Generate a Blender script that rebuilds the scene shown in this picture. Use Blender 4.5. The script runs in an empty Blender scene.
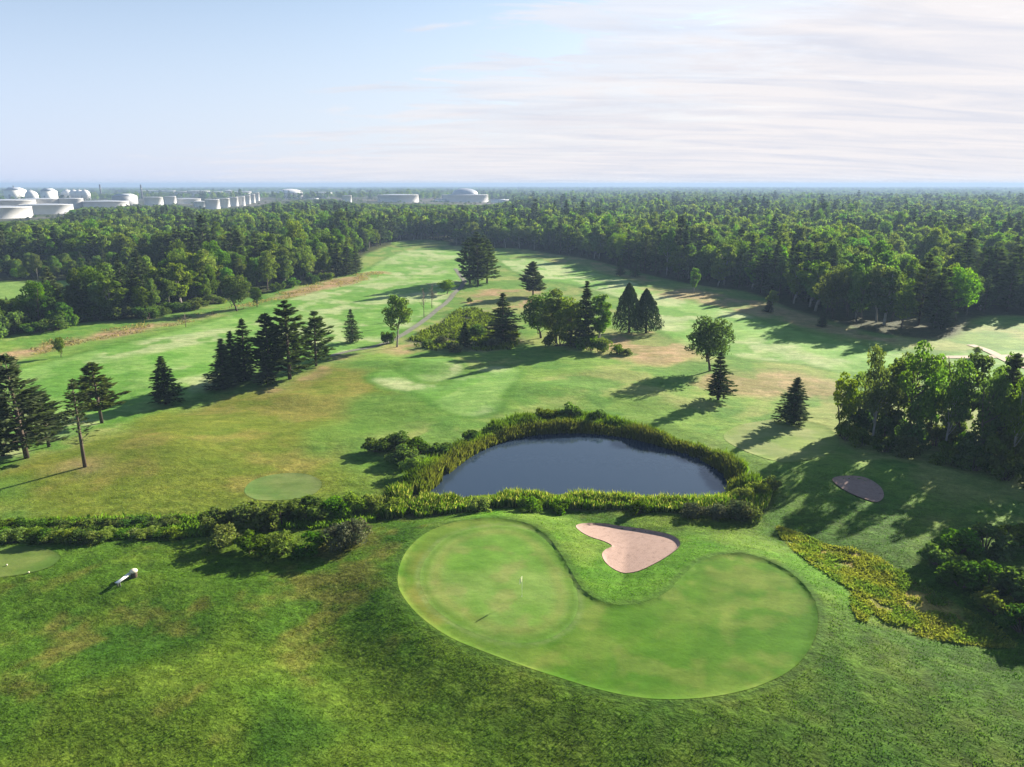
import bpy, math, random
import numpy as np
from mathutils import Vector, Matrix
from mathutils.geometry import delaunay_2d_cdt

S = bpy.context.scene
COL = S.collection
rad = math.radians

# ------------------------------------------------------------------ camera, sky, sun, exposure
F, H, HOR = 710.0, 40.0, 184.0
PITCH = math.atan((383.5 - HOR) / F)
cam_d = bpy.data.cameras.new('camera')
cam_d.sensor_fit = 'HORIZONTAL'; cam_d.sensor_width = 36.0
cam_d.lens = 36.0 * F / 1024.0
cam_d.clip_start = 0.5; cam_d.clip_end = 120000
cam = bpy.data.objects.new('camera', cam_d); COL.objects.link(cam)
cam.location = (0, 0, H)
cam.rotation_euler = (math.pi / 2 - PITCH, 0, 0)
S.camera = cam

SUN_AZ = rad(46)      # to the right of straight ahead (+Y), clockwise
SUN_EL = rad(20.5)
W = bpy.data.worlds.new('World'); S.world = W; W.use_nodes = True
nt = W.node_tree; nt.nodes.clear()
def N(nt, t, **kw):
    n = nt.nodes.new(t)
    for k, v in kw.items():
        if k == 'inp':
            for a, b in v.items(): n.inputs[a].default_value = b
        else: setattr(n, k, v)
    return n
def mth(nt, op, a, b=None, c=None, clamp=False):
    n = nt.nodes.new('ShaderNodeMath'); n.operation = op; n.use_clamp = clamp
    for i, v in enumerate((a, b, c)):
        if v is None: continue
        if isinstance(v, (int, float)): n.inputs[i].default_value = v
        else: nt.links.new(v, n.inputs[i])
    return n.outputs[0]
def ramp(nt, fac, stops, interp='LINEAR'):
    n = nt.nodes.new('ShaderNodeValToRGB'); cr = n.color_ramp; cr.interpolation = interp
    while len(cr.elements) < len(stops): cr.elements.new(0.5)
    for e, (p, c) in zip(cr.elements, stops):
        e.position = p; e.color = (c, c, c, 1) if isinstance(c, (int, float)) else (*c, 1)
    nt.links.new(fac, n.inputs[0]); return n.outputs[0]
def mix(nt, fac, a, b, mode='MIX'):
    n = nt.nodes.new('ShaderNodeMix'); n.data_type = 'RGBA'; n.blend_type = mode; n.clamp_result = False
    for i, v in ((0, fac), (6, a), (7, b)):
        if isinstance(v, (int, float)): n.inputs[i].default_value = v
        elif isinstance(v, tuple): n.inputs[i].default_value = (*v, 1)
        else: nt.links.new(v, n.inputs[i])
    return n.outputs[2]
L = nt.links.new
SKY_STR = 0.046
sky = N(nt, 'ShaderNodeTexSky', sky_type='NISHITA', sun_disc=False, sun_elevation=SUN_EL,
        sun_rotation=SUN_AZ, altitude=30, air_density=1.0, dust_density=0.6, ozone_density=1.6)
tc = N(nt, 'ShaderNodeTexCoord')
sx = N(nt, 'ShaderNodeSeparateXYZ'); L(tc.outputs['Generated'], sx.inputs[0])
zz = mth(nt, 'ADD', mth(nt, 'MAXIMUM', sx.outputs[2], 0.0), 0.10)
cx = mth(nt, 'DIVIDE', sx.outputs[0], zz); cy = mth(nt, 'DIVIDE', sx.outputs[1], zz)
cv = N(nt, 'ShaderNodeCombineXYZ'); L(cx, cv.inputs[0]); L(cy, cv.inputs[1])
mp = N(nt, 'ShaderNodeMapping'); mp.inputs['Rotation'].default_value = (0, 0, rad(-25)); mp.inputs['Scale'].default_value = (0.6, 1.35, 1)
L(cv.outputs[0], mp.inputs[0])
nz = N(nt, 'ShaderNodeTexNoise', inp={'Scale': 1.9, 'Detail': 10.0, 'Roughness': 0.64, 'Distortion': 0.5}); L(mp.outputs[0], nz.inputs['Vector'])
nz2 = N(nt, 'ShaderNodeTexNoise', inp={'Scale': 0.35, 'Detail': 3.0, 'Roughness': 0.5}); L(cv.outputs[0], nz2.inputs['Vector'])
mp3 = N(nt, 'ShaderNodeMapping'); mp3.inputs['Rotation'].default_value = (0, 0, rad(-12)); mp3.inputs['Scale'].default_value = (0.5, 2.2, 1); L(cv.outputs[0], mp3.inputs[0])
nz3 = N(nt, 'ShaderNodeTexNoise', inp={'Scale': 1.3, 'Detail': 8.0, 'Roughness': 0.6, 'Distortion': 0.8}); L(mp3.outputs[0], nz3.inputs['Vector'])
az = mth(nt, 'ARCTAN2', sx.outputs[0], sx.outputs[1])
# the cloud sheet lies to the right and thins out towards the left and towards the zenith
edge = mth(nt, 'ADD', mth(nt, 'MULTIPLY', az, 0.75), mth(nt, 'MULTIPLY', sx.outputs[2], -1.75))
cover = mth(nt, 'ADD', mth(nt, 'ADD', edge, mth(nt, 'MULTIPLY', nz.outputs[0], 1.15)), mth(nt, 'MULTIPLY', nz2.outputs[0], 0.5))
cloud = ramp(nt, cover, [(0.50, 0.0), (0.62, 0.6), (0.90, 0.95)], 'EASE')
front = ramp(nt, mth(nt, 'MULTIPLY', mth(nt, 'ABSOLUTE', mth(nt, 'SUBTRACT', az, 0.15)), 0.5), [(0.48, 1.0), (0.72, 0.0)], 'EASE')   # ramp input is clamped at 1 rad: halved angle; the veil is thick over the land ahead only
low = mth(nt, 'MULTIPLY', ramp(nt, sx.outputs[2], [(0.0, 0.85), (0.10, 0.66), (0.22, 0.28), (0.5, 0.0)]), mth(nt, 'MULTIPLY_ADD', front, 0.85, 0.15))
cloud = mth(nt, 'MULTIPLY', cloud, ramp(nt, mth(nt, 'ABSOLUTE', mth(nt, 'SUBTRACT', az, 0.45)), [(0.7, 1.0), (1.0, 0.12)]))
HZ = 4.35
veil = mix(nt, ramp(nt, mth(nt, 'MULTIPLY_ADD', az, 0.75, 0.5), [(0.05, 0.0), (0.95, 1.0)]),
           (HZ * 0.93, HZ * 1.06, HZ * 1.42), (HZ * 1.16, HZ * 1.10, HZ * 1.14))
c1 = mix(nt, low, sky.outputs[0], veil)
shade = ramp(nt, nz3.outputs[0], [(0.34, (HZ * 1.00, HZ * 1.02, HZ * 1.14)), (0.60, (HZ * 1.25, HZ * 1.20, HZ * 1.22))])
cloud = mth(nt, 'MULTIPLY', cloud, ramp(nt, sx.outputs[2], [(0.28, 1.0), (0.50, 0.12)]))
c2 = mix(nt, cloud, c1, shade)
bg = N(nt, 'ShaderNodeBackground'); bg.inputs[1].default_value = SKY_STR
L(c2, bg.inputs[0])
out = N(nt, 'ShaderNodeOutputWorld'); L(bg.outputs[0], out.inputs[0])

sd = bpy.data.lights.new('sun', 'SUN'); sd.energy = 5.0; sd.angle = rad(0.6); sd.color = (1.0, 0.90, 0.74)
so = bpy.data.objects.new('sun', sd); COL.objects.link(so)
to_sun = Vector((math.sin(SUN_AZ) * math.cos(SUN_EL), math.cos(SUN_AZ) * math.cos(SUN_EL), math.sin(SUN_EL)))
so.rotation_euler = to_sun.to_track_quat('Z', 'Y').to_euler(); so.location = to_sun * 300
vs = S.view_settings
vs.view_transform = 'Standard'; vs.look = 'None'; vs.gamma = 1.0; vs.use_curve_mapping = False
vs.exposure = 1.9
S.render.engine = 'CYCLES'
S.cycles.max_bounces = 6; S.cycles.diffuse_bounces = 2; S.cycles.glossy_bounces = 2
S.cycles.transmission_bounces = 3; S.cycles.volume_bounces = 0

# ------------------------------------------------------------------ numeric helpers
def hash2(ix, iy, seed):
    n = (ix.astype(np.int64) * 374761393 + iy.astype(np.int64) * 668265263 + seed * 974634777) & 0xFFFFFFFF
    n = ((n ^ (n >> 13)) * 1274126177) & 0xFFFFFFFF
    n = n ^ (n >> 16)
    return (n & 0xFFFF) / 65535.0
def vnoise(x, y, seed=0):
    ix = np.floor(x); iy = np.floor(y); fx = x - ix; fy = y - iy
    fx = fx * fx * fx * (fx * (fx * 6 - 15) + 10); fy = fy * fy * fy * (fy * (fy * 6 - 15) + 10)
    a = hash2(ix, iy, seed); b = hash2(ix + 1, iy, seed); c = hash2(ix, iy + 1, seed); d = hash2(ix + 1, iy + 1, seed)
    return a + (b - a) * fx + (c - a) * fy + (a - b - c + d) * fx * fy
def fbm(x, y, seed=0, octv=4, gain=0.5):
    s = 0; a = 1; t = 0
    for o in range(octv):
        cr, sr = math.cos(0.6 + 1.1 * o), math.sin(0.6 + 1.1 * o); k = 2.03 ** o
        s = s + a * vnoise((x * cr - y * sr) * k + 17.3 * o, (x * sr + y * cr) * k - 9.1 * o, seed + o * 7); t += a; a *= gain
    return s / t
def sstep(a, b, x):
    t = np.clip((x - a) / (b - a), 0, 1); return t * t * (3 - 2 * t)
def sdf(poly, x, y, far=60.0):
    """signed distance to a closed polygon, negative inside; beyond `far` of its box it is just `far`"""
    x = np.asarray(x, float); y = np.asarray(y, float)
    out = np.full(x.shape, float(far))
    p = np.asarray(poly)
    m = (x > p[:, 0].min() - far) & (x < p[:, 0].max() + far) & (y > p[:, 1].min() - far) & (y < p[:, 1].max() + far)
    if not m.any(): return out
    X = x[m]; Y = y[m]
    d2 = np.full(X.shape, 1e18); ins = np.zeros(X.shape, bool)
    for i in range(len(p)):
        ax, ay = p[i]; bx, by = p[(i + 1) % len(p)]
        ex, ey = bx - ax, by - ay
        t = np.clip(((X - ax) * ex + (Y - ay) * ey) / (ex * ex + ey * ey + 1e-12), 0, 1)
        d2 = np.minimum(d2, (X - ax - t * ex) ** 2 + (Y - ay - t * ey) ** 2)
        if ay != by:
            c = ((ay > Y) != (by > Y)) & (X < ex * (Y - ay) / (by - ay) + ax)
            ins ^= c
    d = np.sqrt(d2); d[ins] *= -1
    out[m] = np.minimum(d, far)
    return out
def line_d(pts, x, y, far=40.0):
    x = np.asarray(x, float); y = np.asarray(y, float)
    p = np.asarray(pts); out = np.full(x.shape, float(far))
    m = (x > p[:, 0].min() - far) & (x < p[:, 0].max() + far) & (y > p[:, 1].min() - far) & (y < p[:, 1].max() + far)
    X = x[m]; Y = y[m]; d2 = np.full(X.shape, 1e18)
    for i in range(len(p) - 1):
        ax, ay = p[i]; ex, ey = p[i + 1][0] - ax, p[i + 1][1] - ay
        t = np.clip(((X - ax) * ex + (Y - ay) * ey) / (ex * ex + ey * ey + 1e-12), 0, 1)
        d2 = np.minimum(d2, (X - ax - t * ex) ** 2 + (Y - ay - t * ey) ** 2)
    out[m] = np.minimum(np.sqrt(d2), far); return out
CP, SP = math.cos(PITCH), math.sin(PITCH)
def P0(px, py, z=0.0):
    """where the sight line of a spot of the photograph meets the level z"""
    u = (px - 512) / F; v = -(py - 383.5) / F
    dy = CP + v * SP; dz = -SP + v * CP
    t = (z - H) / dz
    return (u * t, dy * t)
def proj(x, y, z):
    d = y * CP - (z - H) * SP; v = y * SP + (z - H) * CP
    return 512 + F * x / d, 383.5 - F * v / d, d
def smooth(pts, n=8, closed=True):
    p = np.asarray(pts, float); out = []; m = len(p)
    for i in range(m if closed else m - 1):
        if closed: a, b, c, d = p[i - 1], p[i], p[(i + 1) % m], p[(i + 2) % m]
        else: a, b, c, d = p[max(i - 1, 0)], p[i], p[i + 1], p[min(i + 2, m - 1)]
        for k in range(n):
            t = k / n
            out.append(0.5 * (2 * b + (c - a) * t + (2 * a - 5 * b + 4 * c - d) * t * t + (3 * b - a - 3 * c + d) * t ** 3))
    if not closed: out.append(p[-1])
    return np.array(out)
def gp(px, z=0.0, n=6, closed=True):
    return smooth([P0(a, b, z) for a, b in px], n, closed)

# ------------------------------------------------------------------ layout of the course (outlines on the ground)
ZG = 1.3
COMPLEX = gp([(398, 585), (400, 565), (410, 547), (430, 531), (460, 521), (495, 518), (525, 523), (545, 535), (558, 551), (570, 571), (582, 590), (600, 602), (620, 606),
              (645, 603), (668, 592), (682, 578), (695, 566), (715, 557), (740, 554), (770, 562), (795, 577), (812, 597), (818, 620), (812, 645), (795, 668), (765, 685),
              (725, 696), (680, 700), (640, 698), (600, 690), (560, 678), (520, 665), (480, 650), (450, 637), (425, 620), (408, 603)], ZG, 4)
GREEN = gp([(420, 575), (428, 555), (450, 535), (490, 525), (525, 528), (550, 543), (568, 568), (578, 598), (573, 620), (555, 635), (530, 642), (500, 640), (470, 630), (440, 612), (425, 595)], ZG, 5)
BUNKER = smooth([P0(a, b, 0.2 + (b - 524) / 48 * 0.6) for a, b in [(576, 528), (586, 523), (603, 522), (622, 525), (645, 529), (667, 535), (678, 542), (679, 550), (668, 559), (652, 567), (636, 572), (619, 571), (607, 565), (602, 557),
             (605, 551), (612, 546), (604, 542), (590, 539), (580, 534)]], 5)
BUNKER2 = gp([(832, 481), (845, 478), (865, 479), (880, 486), (884, 495), (877, 501), (862, 497), (845, 490)], 0.2, 5)
TEE_L = gp([(-40, 565), (-25, 551), (10, 548), (40, 549), (57, 555), (60, 562), (50, 571), (30, 577), (0, 581), (-30, 578)], 0.3, 5)
TEE_M = gp([(245, 488), (255, 479), (280, 473), (305, 473), (320, 480), (320, 488), (308, 496), (285, 500), (260, 500), (247, 495)], 0.2, 5)
GREEN_R = gp([(724, 437), (733, 427), (755, 421), (790, 417), (825, 424), (840, 440), (825, 455), (800, 463), (775, 461), (745, 450)], 0.3, 5)
FAIR_M = gp([(366, 378), (385, 371), (402, 373), (418, 382), (440, 385), (455, 378), (490, 366), (520, 370), (515, 390), (502, 409), (475, 419), (445, 413), (410, 396), (380, 388)], 0, 5)
FAIR_M2 = gp([(398, 371), (420, 362), (450, 360), (466, 370), (455, 379), (440, 383), (420, 381), (408, 376)], 0, 5)
POND = gp([(427, 497), (440, 482), (462, 462), (488, 447), (520, 437), (552, 433), (588, 433), (626, 437), (665, 447), (700, 459), (721, 472), (729, 485), (722, 498),
           (690, 501), (650, 500), (600, 499), (550, 497), (505, 496), (465, 499)], -0.7, 5)
BANK = gp([(385, 500), (412, 478), (440, 460), (465, 443), (490, 430), (520, 421), (555, 416), (590, 418), (625, 425), (665, 437), (705, 450), (735, 465), (757, 482), (768, 497),
           (755, 512), (725, 513), (690, 511), (640, 508), (590, 507), (540, 505), (500, 505), (465, 509), (430, 514), (400, 516), (382, 512)], 0, 5)
FAIR_L = gp([(-260, 455), (-100, 400), (0, 372), (60, 356), (130, 340), (190, 326), (250, 308), (320, 289), (370, 268), (400, 252), (430, 249), (470, 252), (478, 262), (466, 280),
             (448, 300), (418, 322), (370, 346), (320, 362), (260, 378), (180, 402), (120, 420), (60, 442), (0, 470), (-200, 560)], 0, 5)
FAIR_R = gp([(500, 262), (530, 259), (570, 266), (620, 278), (680, 297), (740, 313), (800, 330), (860, 345), (920, 352), (1000, 350), (1200, 345), (1200, 392), (1000, 390), (900, 378),
             (850, 374), (800, 364), (740, 358), (700, 352), (670, 340), (650, 322), (622, 300), (570, 285), (530, 278)], 0, 5)
DRY = [  # strips of dry grass: outline, strength
    (gp([(-120, 385), (0, 352), (60, 337), (130, 326), (190, 316), (250, 303), (300, 287), (345, 277), (385, 272), (350, 283), (300, 294), (260, 303), (200, 318), (150, 329), (90, 338), (40, 350), (0, 362), (-120, 400)], 0, 3), 0.95),
    (gp([(465, 300), (485, 290), (510, 290), (545, 292), (560, 300), (535, 306), (500, 308), (470, 310)], 0, 4), 0.9),
    (gp([(600, 340), (640, 330), (672, 336), (692, 350), (690, 362), (655, 366), (625, 360), (602, 352)], 0, 4), 0.75),
    (gp([(690, 378), (725, 366), (770, 372), (830, 380), (850, 392), (835, 400), (790, 398), (750, 396), (705, 390)], 0, 4), 0.7),
    (gp([(390, 350), (420, 335), (455, 318), (470, 322), (440, 340), (425, 350), (400, 356)], 0, 4), 0.8),
    (gp([(260, 385), (300, 372), (335, 358), (350, 360), (310, 382), (270, 396)], 0, 4), 0.7),
    (gp([(650, 285), (720, 292), (770, 305), (840, 325), (900, 338), (880, 342), (820, 330), (760, 316), (700, 304), (655, 295)], 0, 4), 0.7),
    (gp([(60, 470), (90, 462), (105, 470), (80, 478)], 0, 4), 0.6),
    (gp([(540, 252), (600, 262), (650, 276), (640, 280), (590, 268), (545, 258)], 0, 4), 0.5),
]
OLIVE = gp([(-150, 500), (0, 465), (100, 440), (180, 405), (260, 385), (330, 365), (380, 372), (420, 395), (440, 420), (380, 435), (370, 465), (320, 500), (200, 515), (100, 520), (0, 520), (-150, 530)], 0, 5)
SHAGGY = gp([(776, 526), (800, 532), (830, 546), (870, 558), (905, 580), (950, 604), (1000, 633), (1014, 651), (960, 647), (900, 637), (862, 633), (850, 618), (847, 600), (833, 588), (812, 573), (788, 550)], 0, 4)
MEADOW = gp([(408, 338), (440, 322), (465, 308), (500, 318), (520, 335), (510, 350), (470, 352), (430, 350)], 0, 4)
PATH = gp([(330, 358), (352, 351), (375, 346), (400, 335), (425, 318), (445, 303), (455, 293), (462, 286), (464, 280), (455, 268)], 0, 6, False)
PATH_R = gp([(900, 362), (935, 357), (965, 357), (1000, 357), (1060, 355)], 0, 5, False)
TRACK_R = gp([(970, 345), (985, 350), (1010, 362), (1040, 372)], 0, 5, False)
DITCH = gp([(-120, 545), (0, 535), (60, 531), (120, 529), (180, 528), (230, 524), (280, 520), (330, 518), (380, 508)], 0, 5, False)
# ground without trees: the course, as outlined by the feet of its tree lines
OPEN = gp([(-700, 420), (-150, 352), (0, 337), (60, 325), (150, 318), (180, 311), (225, 301), (262, 293), (300, 285), (345, 275), (362, 268), (360, 260), (372, 252), (392, 245),
           (420, 243), (470, 247), (520, 249), (560, 255), (600, 262), (650, 275), (700, 285), (745, 292), (775, 303), (800, 312), (860, 330), (930, 340), (962, 335), (972, 322),
           (1000, 317), (1100, 318), (1400, 330), (2000, 400)], 0, 3, False)
OPEN = np.vstack([OPEN, [(300, 60), (200, -200), (-200, -200), (-300, 60)]])
CLEAR1 = gp([(-200, 285), (-50, 282), (40, 281), (78, 281), (80, 294), (30, 299), (-50, 302), (-200, 310)], 0, 3)
CLEAR2 = gp([(470, 236), (490, 233), (498, 238), (480, 242)], 0, 3)
CLEAR3 = gp([(562, 217), (585, 218), (600, 220), (590, 222), (565, 221)], 0, 3)
CLEARING = [CLEAR1, CLEAR2, CLEAR3,
            gp([(395, 242), (430, 240), (450, 243), (430, 246), (398, 246)], 0, 3),
            gp([(900, 276), (925, 282), (920, 292), (898, 288), (862, 291), (855, 281)], 0, 3)]
FARM = np.array([P0(-300, 250), P0(0, 247), P0(60, 240), P0(85, 228), P0(110, 224), P0(180, 225), P0(210, 228), P0(258, 227), P0(275, 219), P0(300, 216), P0(330, 211), P0(352, 211), P0(380, 215), P0(425, 216), P0(490, 216), P0(502, 212),
                 P0(500, 199), P0(420, 197.5), P0(330, 195), P0(200, 194), P0(-100, 196), P0(-260, 198)])

BUMPS = [  # centre on the photograph, radius along x and y in metres, height
    (175, 448, 9, 7, 0.9), (60, 585, 12, 6, 0.5), (420, 366, 12, 6, 0.9), (300, 400, 9, 5, 0.8), (560, 392, 12, 7, 0.9), (610, 375, 9, 6, 0.7),
    (450, 400, 14, 8, 0.5), (660, 400, 10, 7, 0.7), (200, 430, 16, 9, 0.5), (850, 470, 10, 5, 0.8), (640, 545, 11, 7, 0.5), (700, 525, 9, 5, 0.45),
    (250, 620, 10, 6, 0.55), (420, 700, 8, 5, 0.5), (560, 735, 10, 4, 0.45), (880, 700, 12, 6, 0.6), (120, 690, 12, 6, 0.6), (270, 690, 9, 5, 0.45), (740, 740, 9, 4, 0.45),
    (365, 650, 9, 8, -1.0), (480, 712, 11, 5, -0.75), (640, 745, 10, 4, -0.4), (345, 600, 5, 4, -0.4), (200, 720, 9, 4, 0.5), (100, 625, 9, 5, -0.4), (352, 578, 5, 3, 0.5), (950, 560, 11, 7, 0.8), (130, 470, 16, 8, 0.5), (300, 440, 14, 8, 0.45)]
BUMPS = [(*P0(a, b), c, d, e) for a, b, c, d, e in BUMPS]
def height(x, y):
    x = np.asarray(x, float); y = np.asarray(y, float)
    r = np.hypot(x, y)
    near = 1 - sstep(350, 700, r)
    h = (fbm(x / 38, y / 38, 3, 3) - 0.5) * 1.5 * near + (fbm(x / 11, y / 11, 8, 2) - 0.5) * 0.30 * (1 - sstep(150, 260, r))
    h = h + (fbm(x / 260, y / 260, 5, 3) - 0.5) * 7.0 * sstep(350, 900, r) * (1 - sstep(4000, 7000, r) * 0.5)
    for bx, by, rx, ry, a in BUMPS:
        h = h + a * np.exp(-(((x - bx) / rx) ** 2 + ((y - by) / ry) ** 2))
    # the tank farm stands on rising ground
    h = h + 5.0 * sstep(950, 1400, r) * sstep(-0.02, 0.14, -x / np.maximum(r, 1)) * (1 - sstep(3000, 5000, r))
    # plateau of the green
    d = sdf(COMPLEX, x, y, 22)
    pl = 1 - sstep(-0.3, 10.5, d)
    h = h * (1 - 0.85 * pl) + 1.35 * pl
    # pond and ditch
    d = sdf(BANK, x, y, 22); k = 1 - sstep(-1.0, 6.0, d)
    h = h * (1 - k) - 0.25 * k
    d = sdf(POND, x, y, 22)
    h = h - 2.0 * (1 - sstep(-2.0, 1.9, d))
    h = h - 0.5 * (1 - sstep(0.8, 4.0, line_d(DITCH, x, y, 12)))
    # mown surfaces lie a little below the longer grass around them; the bunkers are dug in
    for poly, dep, w in ((COMPLEX, 0.13, 0.15), (TEE_L, 0.10, 0.15), (TEE_M, 0.09, 0.2), (GREEN_R, 0.1, 0.2), (BUNKER, 0.24, 0.25), (BUNKER2, 0.3, 0.3)):
        d = sdf(poly, x, y, 4)
        h = h - dep * (1 - sstep(-w, 0.02, d))
    # shore of the far sea
    h = h - 8.0 * sstep(7300, 8000, r) * (1 - sstep(0.42, 0.46, x / np.maximum(r, 1)))
    h = h + 7.0 * sstep(6500, 9000, r) * sstep(0.40, 0.50, x / np.maximum(r, 1))
    return h
def hz(x, y): return float(height(np.array([x]), np.array([y]))[0])
def P(px, py):
    z = 0.0
    for _ in range(6):
        x, y = P0(px, py, z); z = 0.5 * z + 0.5 * hz(x, y)
    return x, y, hz(x, y)

# ------------------------------------------------------------------ object helpers
def mesh_np(name, v, f, mats=(), cols=None, smooth_=False, mat_idx=None):
    """v (n,3); f list of int arrays, each (m,k)"""
    me = bpy.data.meshes.new(name)
    f = [a for a in (f if isinstance(f, list) else [f]) if len(a)]
    v = np.asarray(v, np.float32)
    me.vertices.add(len(v)); me.vertices.foreach_set('co', v.ravel())
    loops = np.concatenate([a.ravel() for a in f]).astype(np.int32)
    tot = np.concatenate([np.full(len(a), a.shape[1]) for a in f]).astype(np.int32)
    me.loops.add(len(loops)); me.loops.foreach_set('vertex_index', loops)
    me.polygons.add(len(tot))
    me.polygons.foreach_set('loop_start', np.concatenate([[0], np.cumsum(tot)[:-1]]).astype(np.int32))
    if mat_idx is not None: me.polygons.foreach_set('material_index', np.asarray(mat_idx, np.int32))
    me.update(calc_edges=True)
    if smooth_: me.polygons.foreach_set('use_smooth', np.ones(len(tot), bool))
    if cols is not None:
        for nm, c in cols.items():
            a = me.color_attributes.new(nm, 'FLOAT_COLOR', 'POINT')
            c = np.asarray(c, np.float32)
            if c.shape[1] == 3: c = np.hstack([c, np.ones((len(c), 1), np.float32)])
            a.data.foreach_set('color', c.ravel())
    for m in mats: me.materials.append(m)
    return me
def obj(name, me, parent=None, loc=None):
    o = bpy.data.objects.new(name, me); COL.objects.link(o)
    if parent is not None: o.parent = parent
    if loc is not None: o.location = loc
    return o
def tag(o, label=None, cat=None, group=None, kind=None):
    if label: o['label'] = label
    if cat: o['category'] = cat
    if group: o['group'] = group
    if kind: o['kind'] = kind
    return o
def empty(name, loc, rz=0.0, sc=(1, 1, 1)):
    o = bpy.data.objects.new(name, None); COL.objects.link(o); o.empty_display_size = 0.5
    o.location = loc; o.rotation_euler = (0, 0, rz); o.scale = sc; return o
class MB:
    """collects shapes, then builds one mesh"""
    def __init__(s): s.v = []; s.f3 = []; s.f4 = []; s.n = 0; s.c = []
    def add(s, v, f4=None, f3=None, col=None):
        v = np.asarray(v, float)
        s.v.append(v)
        if f4 is not None and len(f4): s.f4.append(np.asarray(f4) + s.n)
        if f3 is not None and len(f3): s.f3.append(np.asarray(f3) + s.n)
        if col is not None: s.c.append(np.asarray(col, float))
        s.n += len(v)
    def tube(s, pts, rs, n=6, caps=True, col=None):
        pts = [Vector(p) for p in pts]; k = len(pts); V = []
        for i, p in enumerate(pts):
            d = (pts[min(i + 1, k - 1)] - pts[max(i - 1, 0)]).normalized()
            a = d.cross(Vector((0.31, 0.17, 1) if abs(d.z) < 0.9 else (1, 0, 0))).normalized(); b = d.cross(a)
            for j in range(n):
                t = 2 * math.pi * j / n; V.append(p + (a * math.cos(t) + b * math.sin(t)) * rs[i])
        f4 = [(i * n + j, i * n + (j + 1) % n, (i + 1) * n + (j + 1) % n, (i + 1) * n + j) for i in range(k - 1) for j in range(n)]
        f3 = []
        if caps:
            V += [pts[0], pts[-1]]
            f3 = [(k * n, (j + 1) % n, j) for j in range(n)] + [(k * n + 1, (k - 1) * n + j, (k - 1) * n + (j + 1) % n) for j in range(n)]
        s.add([tuple(q) for q in V], f4, f3, None if col is None else np.tile(col, (len(V), 1)))
    def lathe(s, prof, n=24, col=None):
        V = [(r * math.cos(2 * math.pi * j / n), r * math.sin(2 * math.pi * j / n), z) for r, z in prof for j in range(n)]
        f4 = [(i * n + j, i * n + (j + 1) % n, (i + 1) * n + (j + 1) % n, (i + 1) * n + j) for i in range(len(prof) - 1) for j in range(n)]
        s.add(V, f4, None, None if col is None else np.tile(col, (len(V), 1)))
    def box(s, c, d, rz=0.0):
        x, y, z = d[0] / 2, d[1] / 2, d[2] / 2
        V = np.array([(-x, -y, -z), (x, -y, -z), (x, y, -z), (-x, y, -z), (-x, -y, z), (x, -y, z), (x, y, z), (-x, y, z)])
        cs, sn = math.cos(rz), math.sin(rz)
        V = np.stack([V[:, 0] * cs - V[:, 1] * sn + c[0], V[:, 0] * sn + V[:, 1] * cs + c[1], V[:, 2] + c[2]], 1)
        s.add(V, [(0, 3, 2, 1), (4, 5, 6, 7), (0, 1, 5, 4), (1, 2, 6, 5), (2, 3, 7, 6), (3, 0, 4, 7)])
    def leaves(s, c, u, v, col):
        n = len(c)
        V = np.stack([c - u, c - v * 1.0, c + u, c + v * 1.0], 1).reshape(-1, 3)
        s.add(V, np.arange(4 * n).reshape(n, 4), None, np.repeat(col, 4, 0))
    def mesh(s, name, mat, smooth_=False):
        f = []
        if s.f4: f.append(np.concatenate(s.f4))
        if s.f3: f.append(np.concatenate(s.f3))
        return mesh_np(name, np.concatenate(s.v), f, [mat], {'tint': np.concatenate(s.c)} if s.c else None, smooth_)

# ------------------------------------------------------------------ materials
def new_mat(name):
    m = bpy.data.materials.new(name); m.use_nodes = True; m.node_tree.nodes.clear(); return m, m.node_tree
def flat_mat(name, col, rough=0.6, spec=0.4, var=0.15, scale=4.0, bump=0.0, metal=0.0):
    m, t = new_mat(name)
    g = t.nodes.new('ShaderNodeTexCoord'); n = N(t, 'ShaderNodeTexNoise', inp={'Scale': scale, 'Detail': 5.0, 'Roughness': 0.6}); t.links.new(g.outputs['Object'], n.inputs['Vector'])
    k = ramp(t, n.outputs[0], [(0.3, 1 - var), (0.7, 1 + var)])
    c = mix(t, 1.0, (*col,), k, 'MULTIPLY')
    b = N(t, 'ShaderNodeBsdfPrincipled', inp={'Roughness': rough, 'Specular IOR Level': spec, 'Metallic': metal}); t.links.new(c, b.inputs['Base Color'])
    if bump:
        bp = N(t, 'ShaderNodeBump', inp={'Strength': 0.6, 'Distance': bump}); t.links.new(n.outputs[0], bp.inputs['Height']); t.links.new(bp.outputs[0], b.inputs['Normal'])
    o = N(t, 'ShaderNodeOutputMaterial'); t.links.new(b.outputs[0], o.inputs[0]); return m
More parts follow.
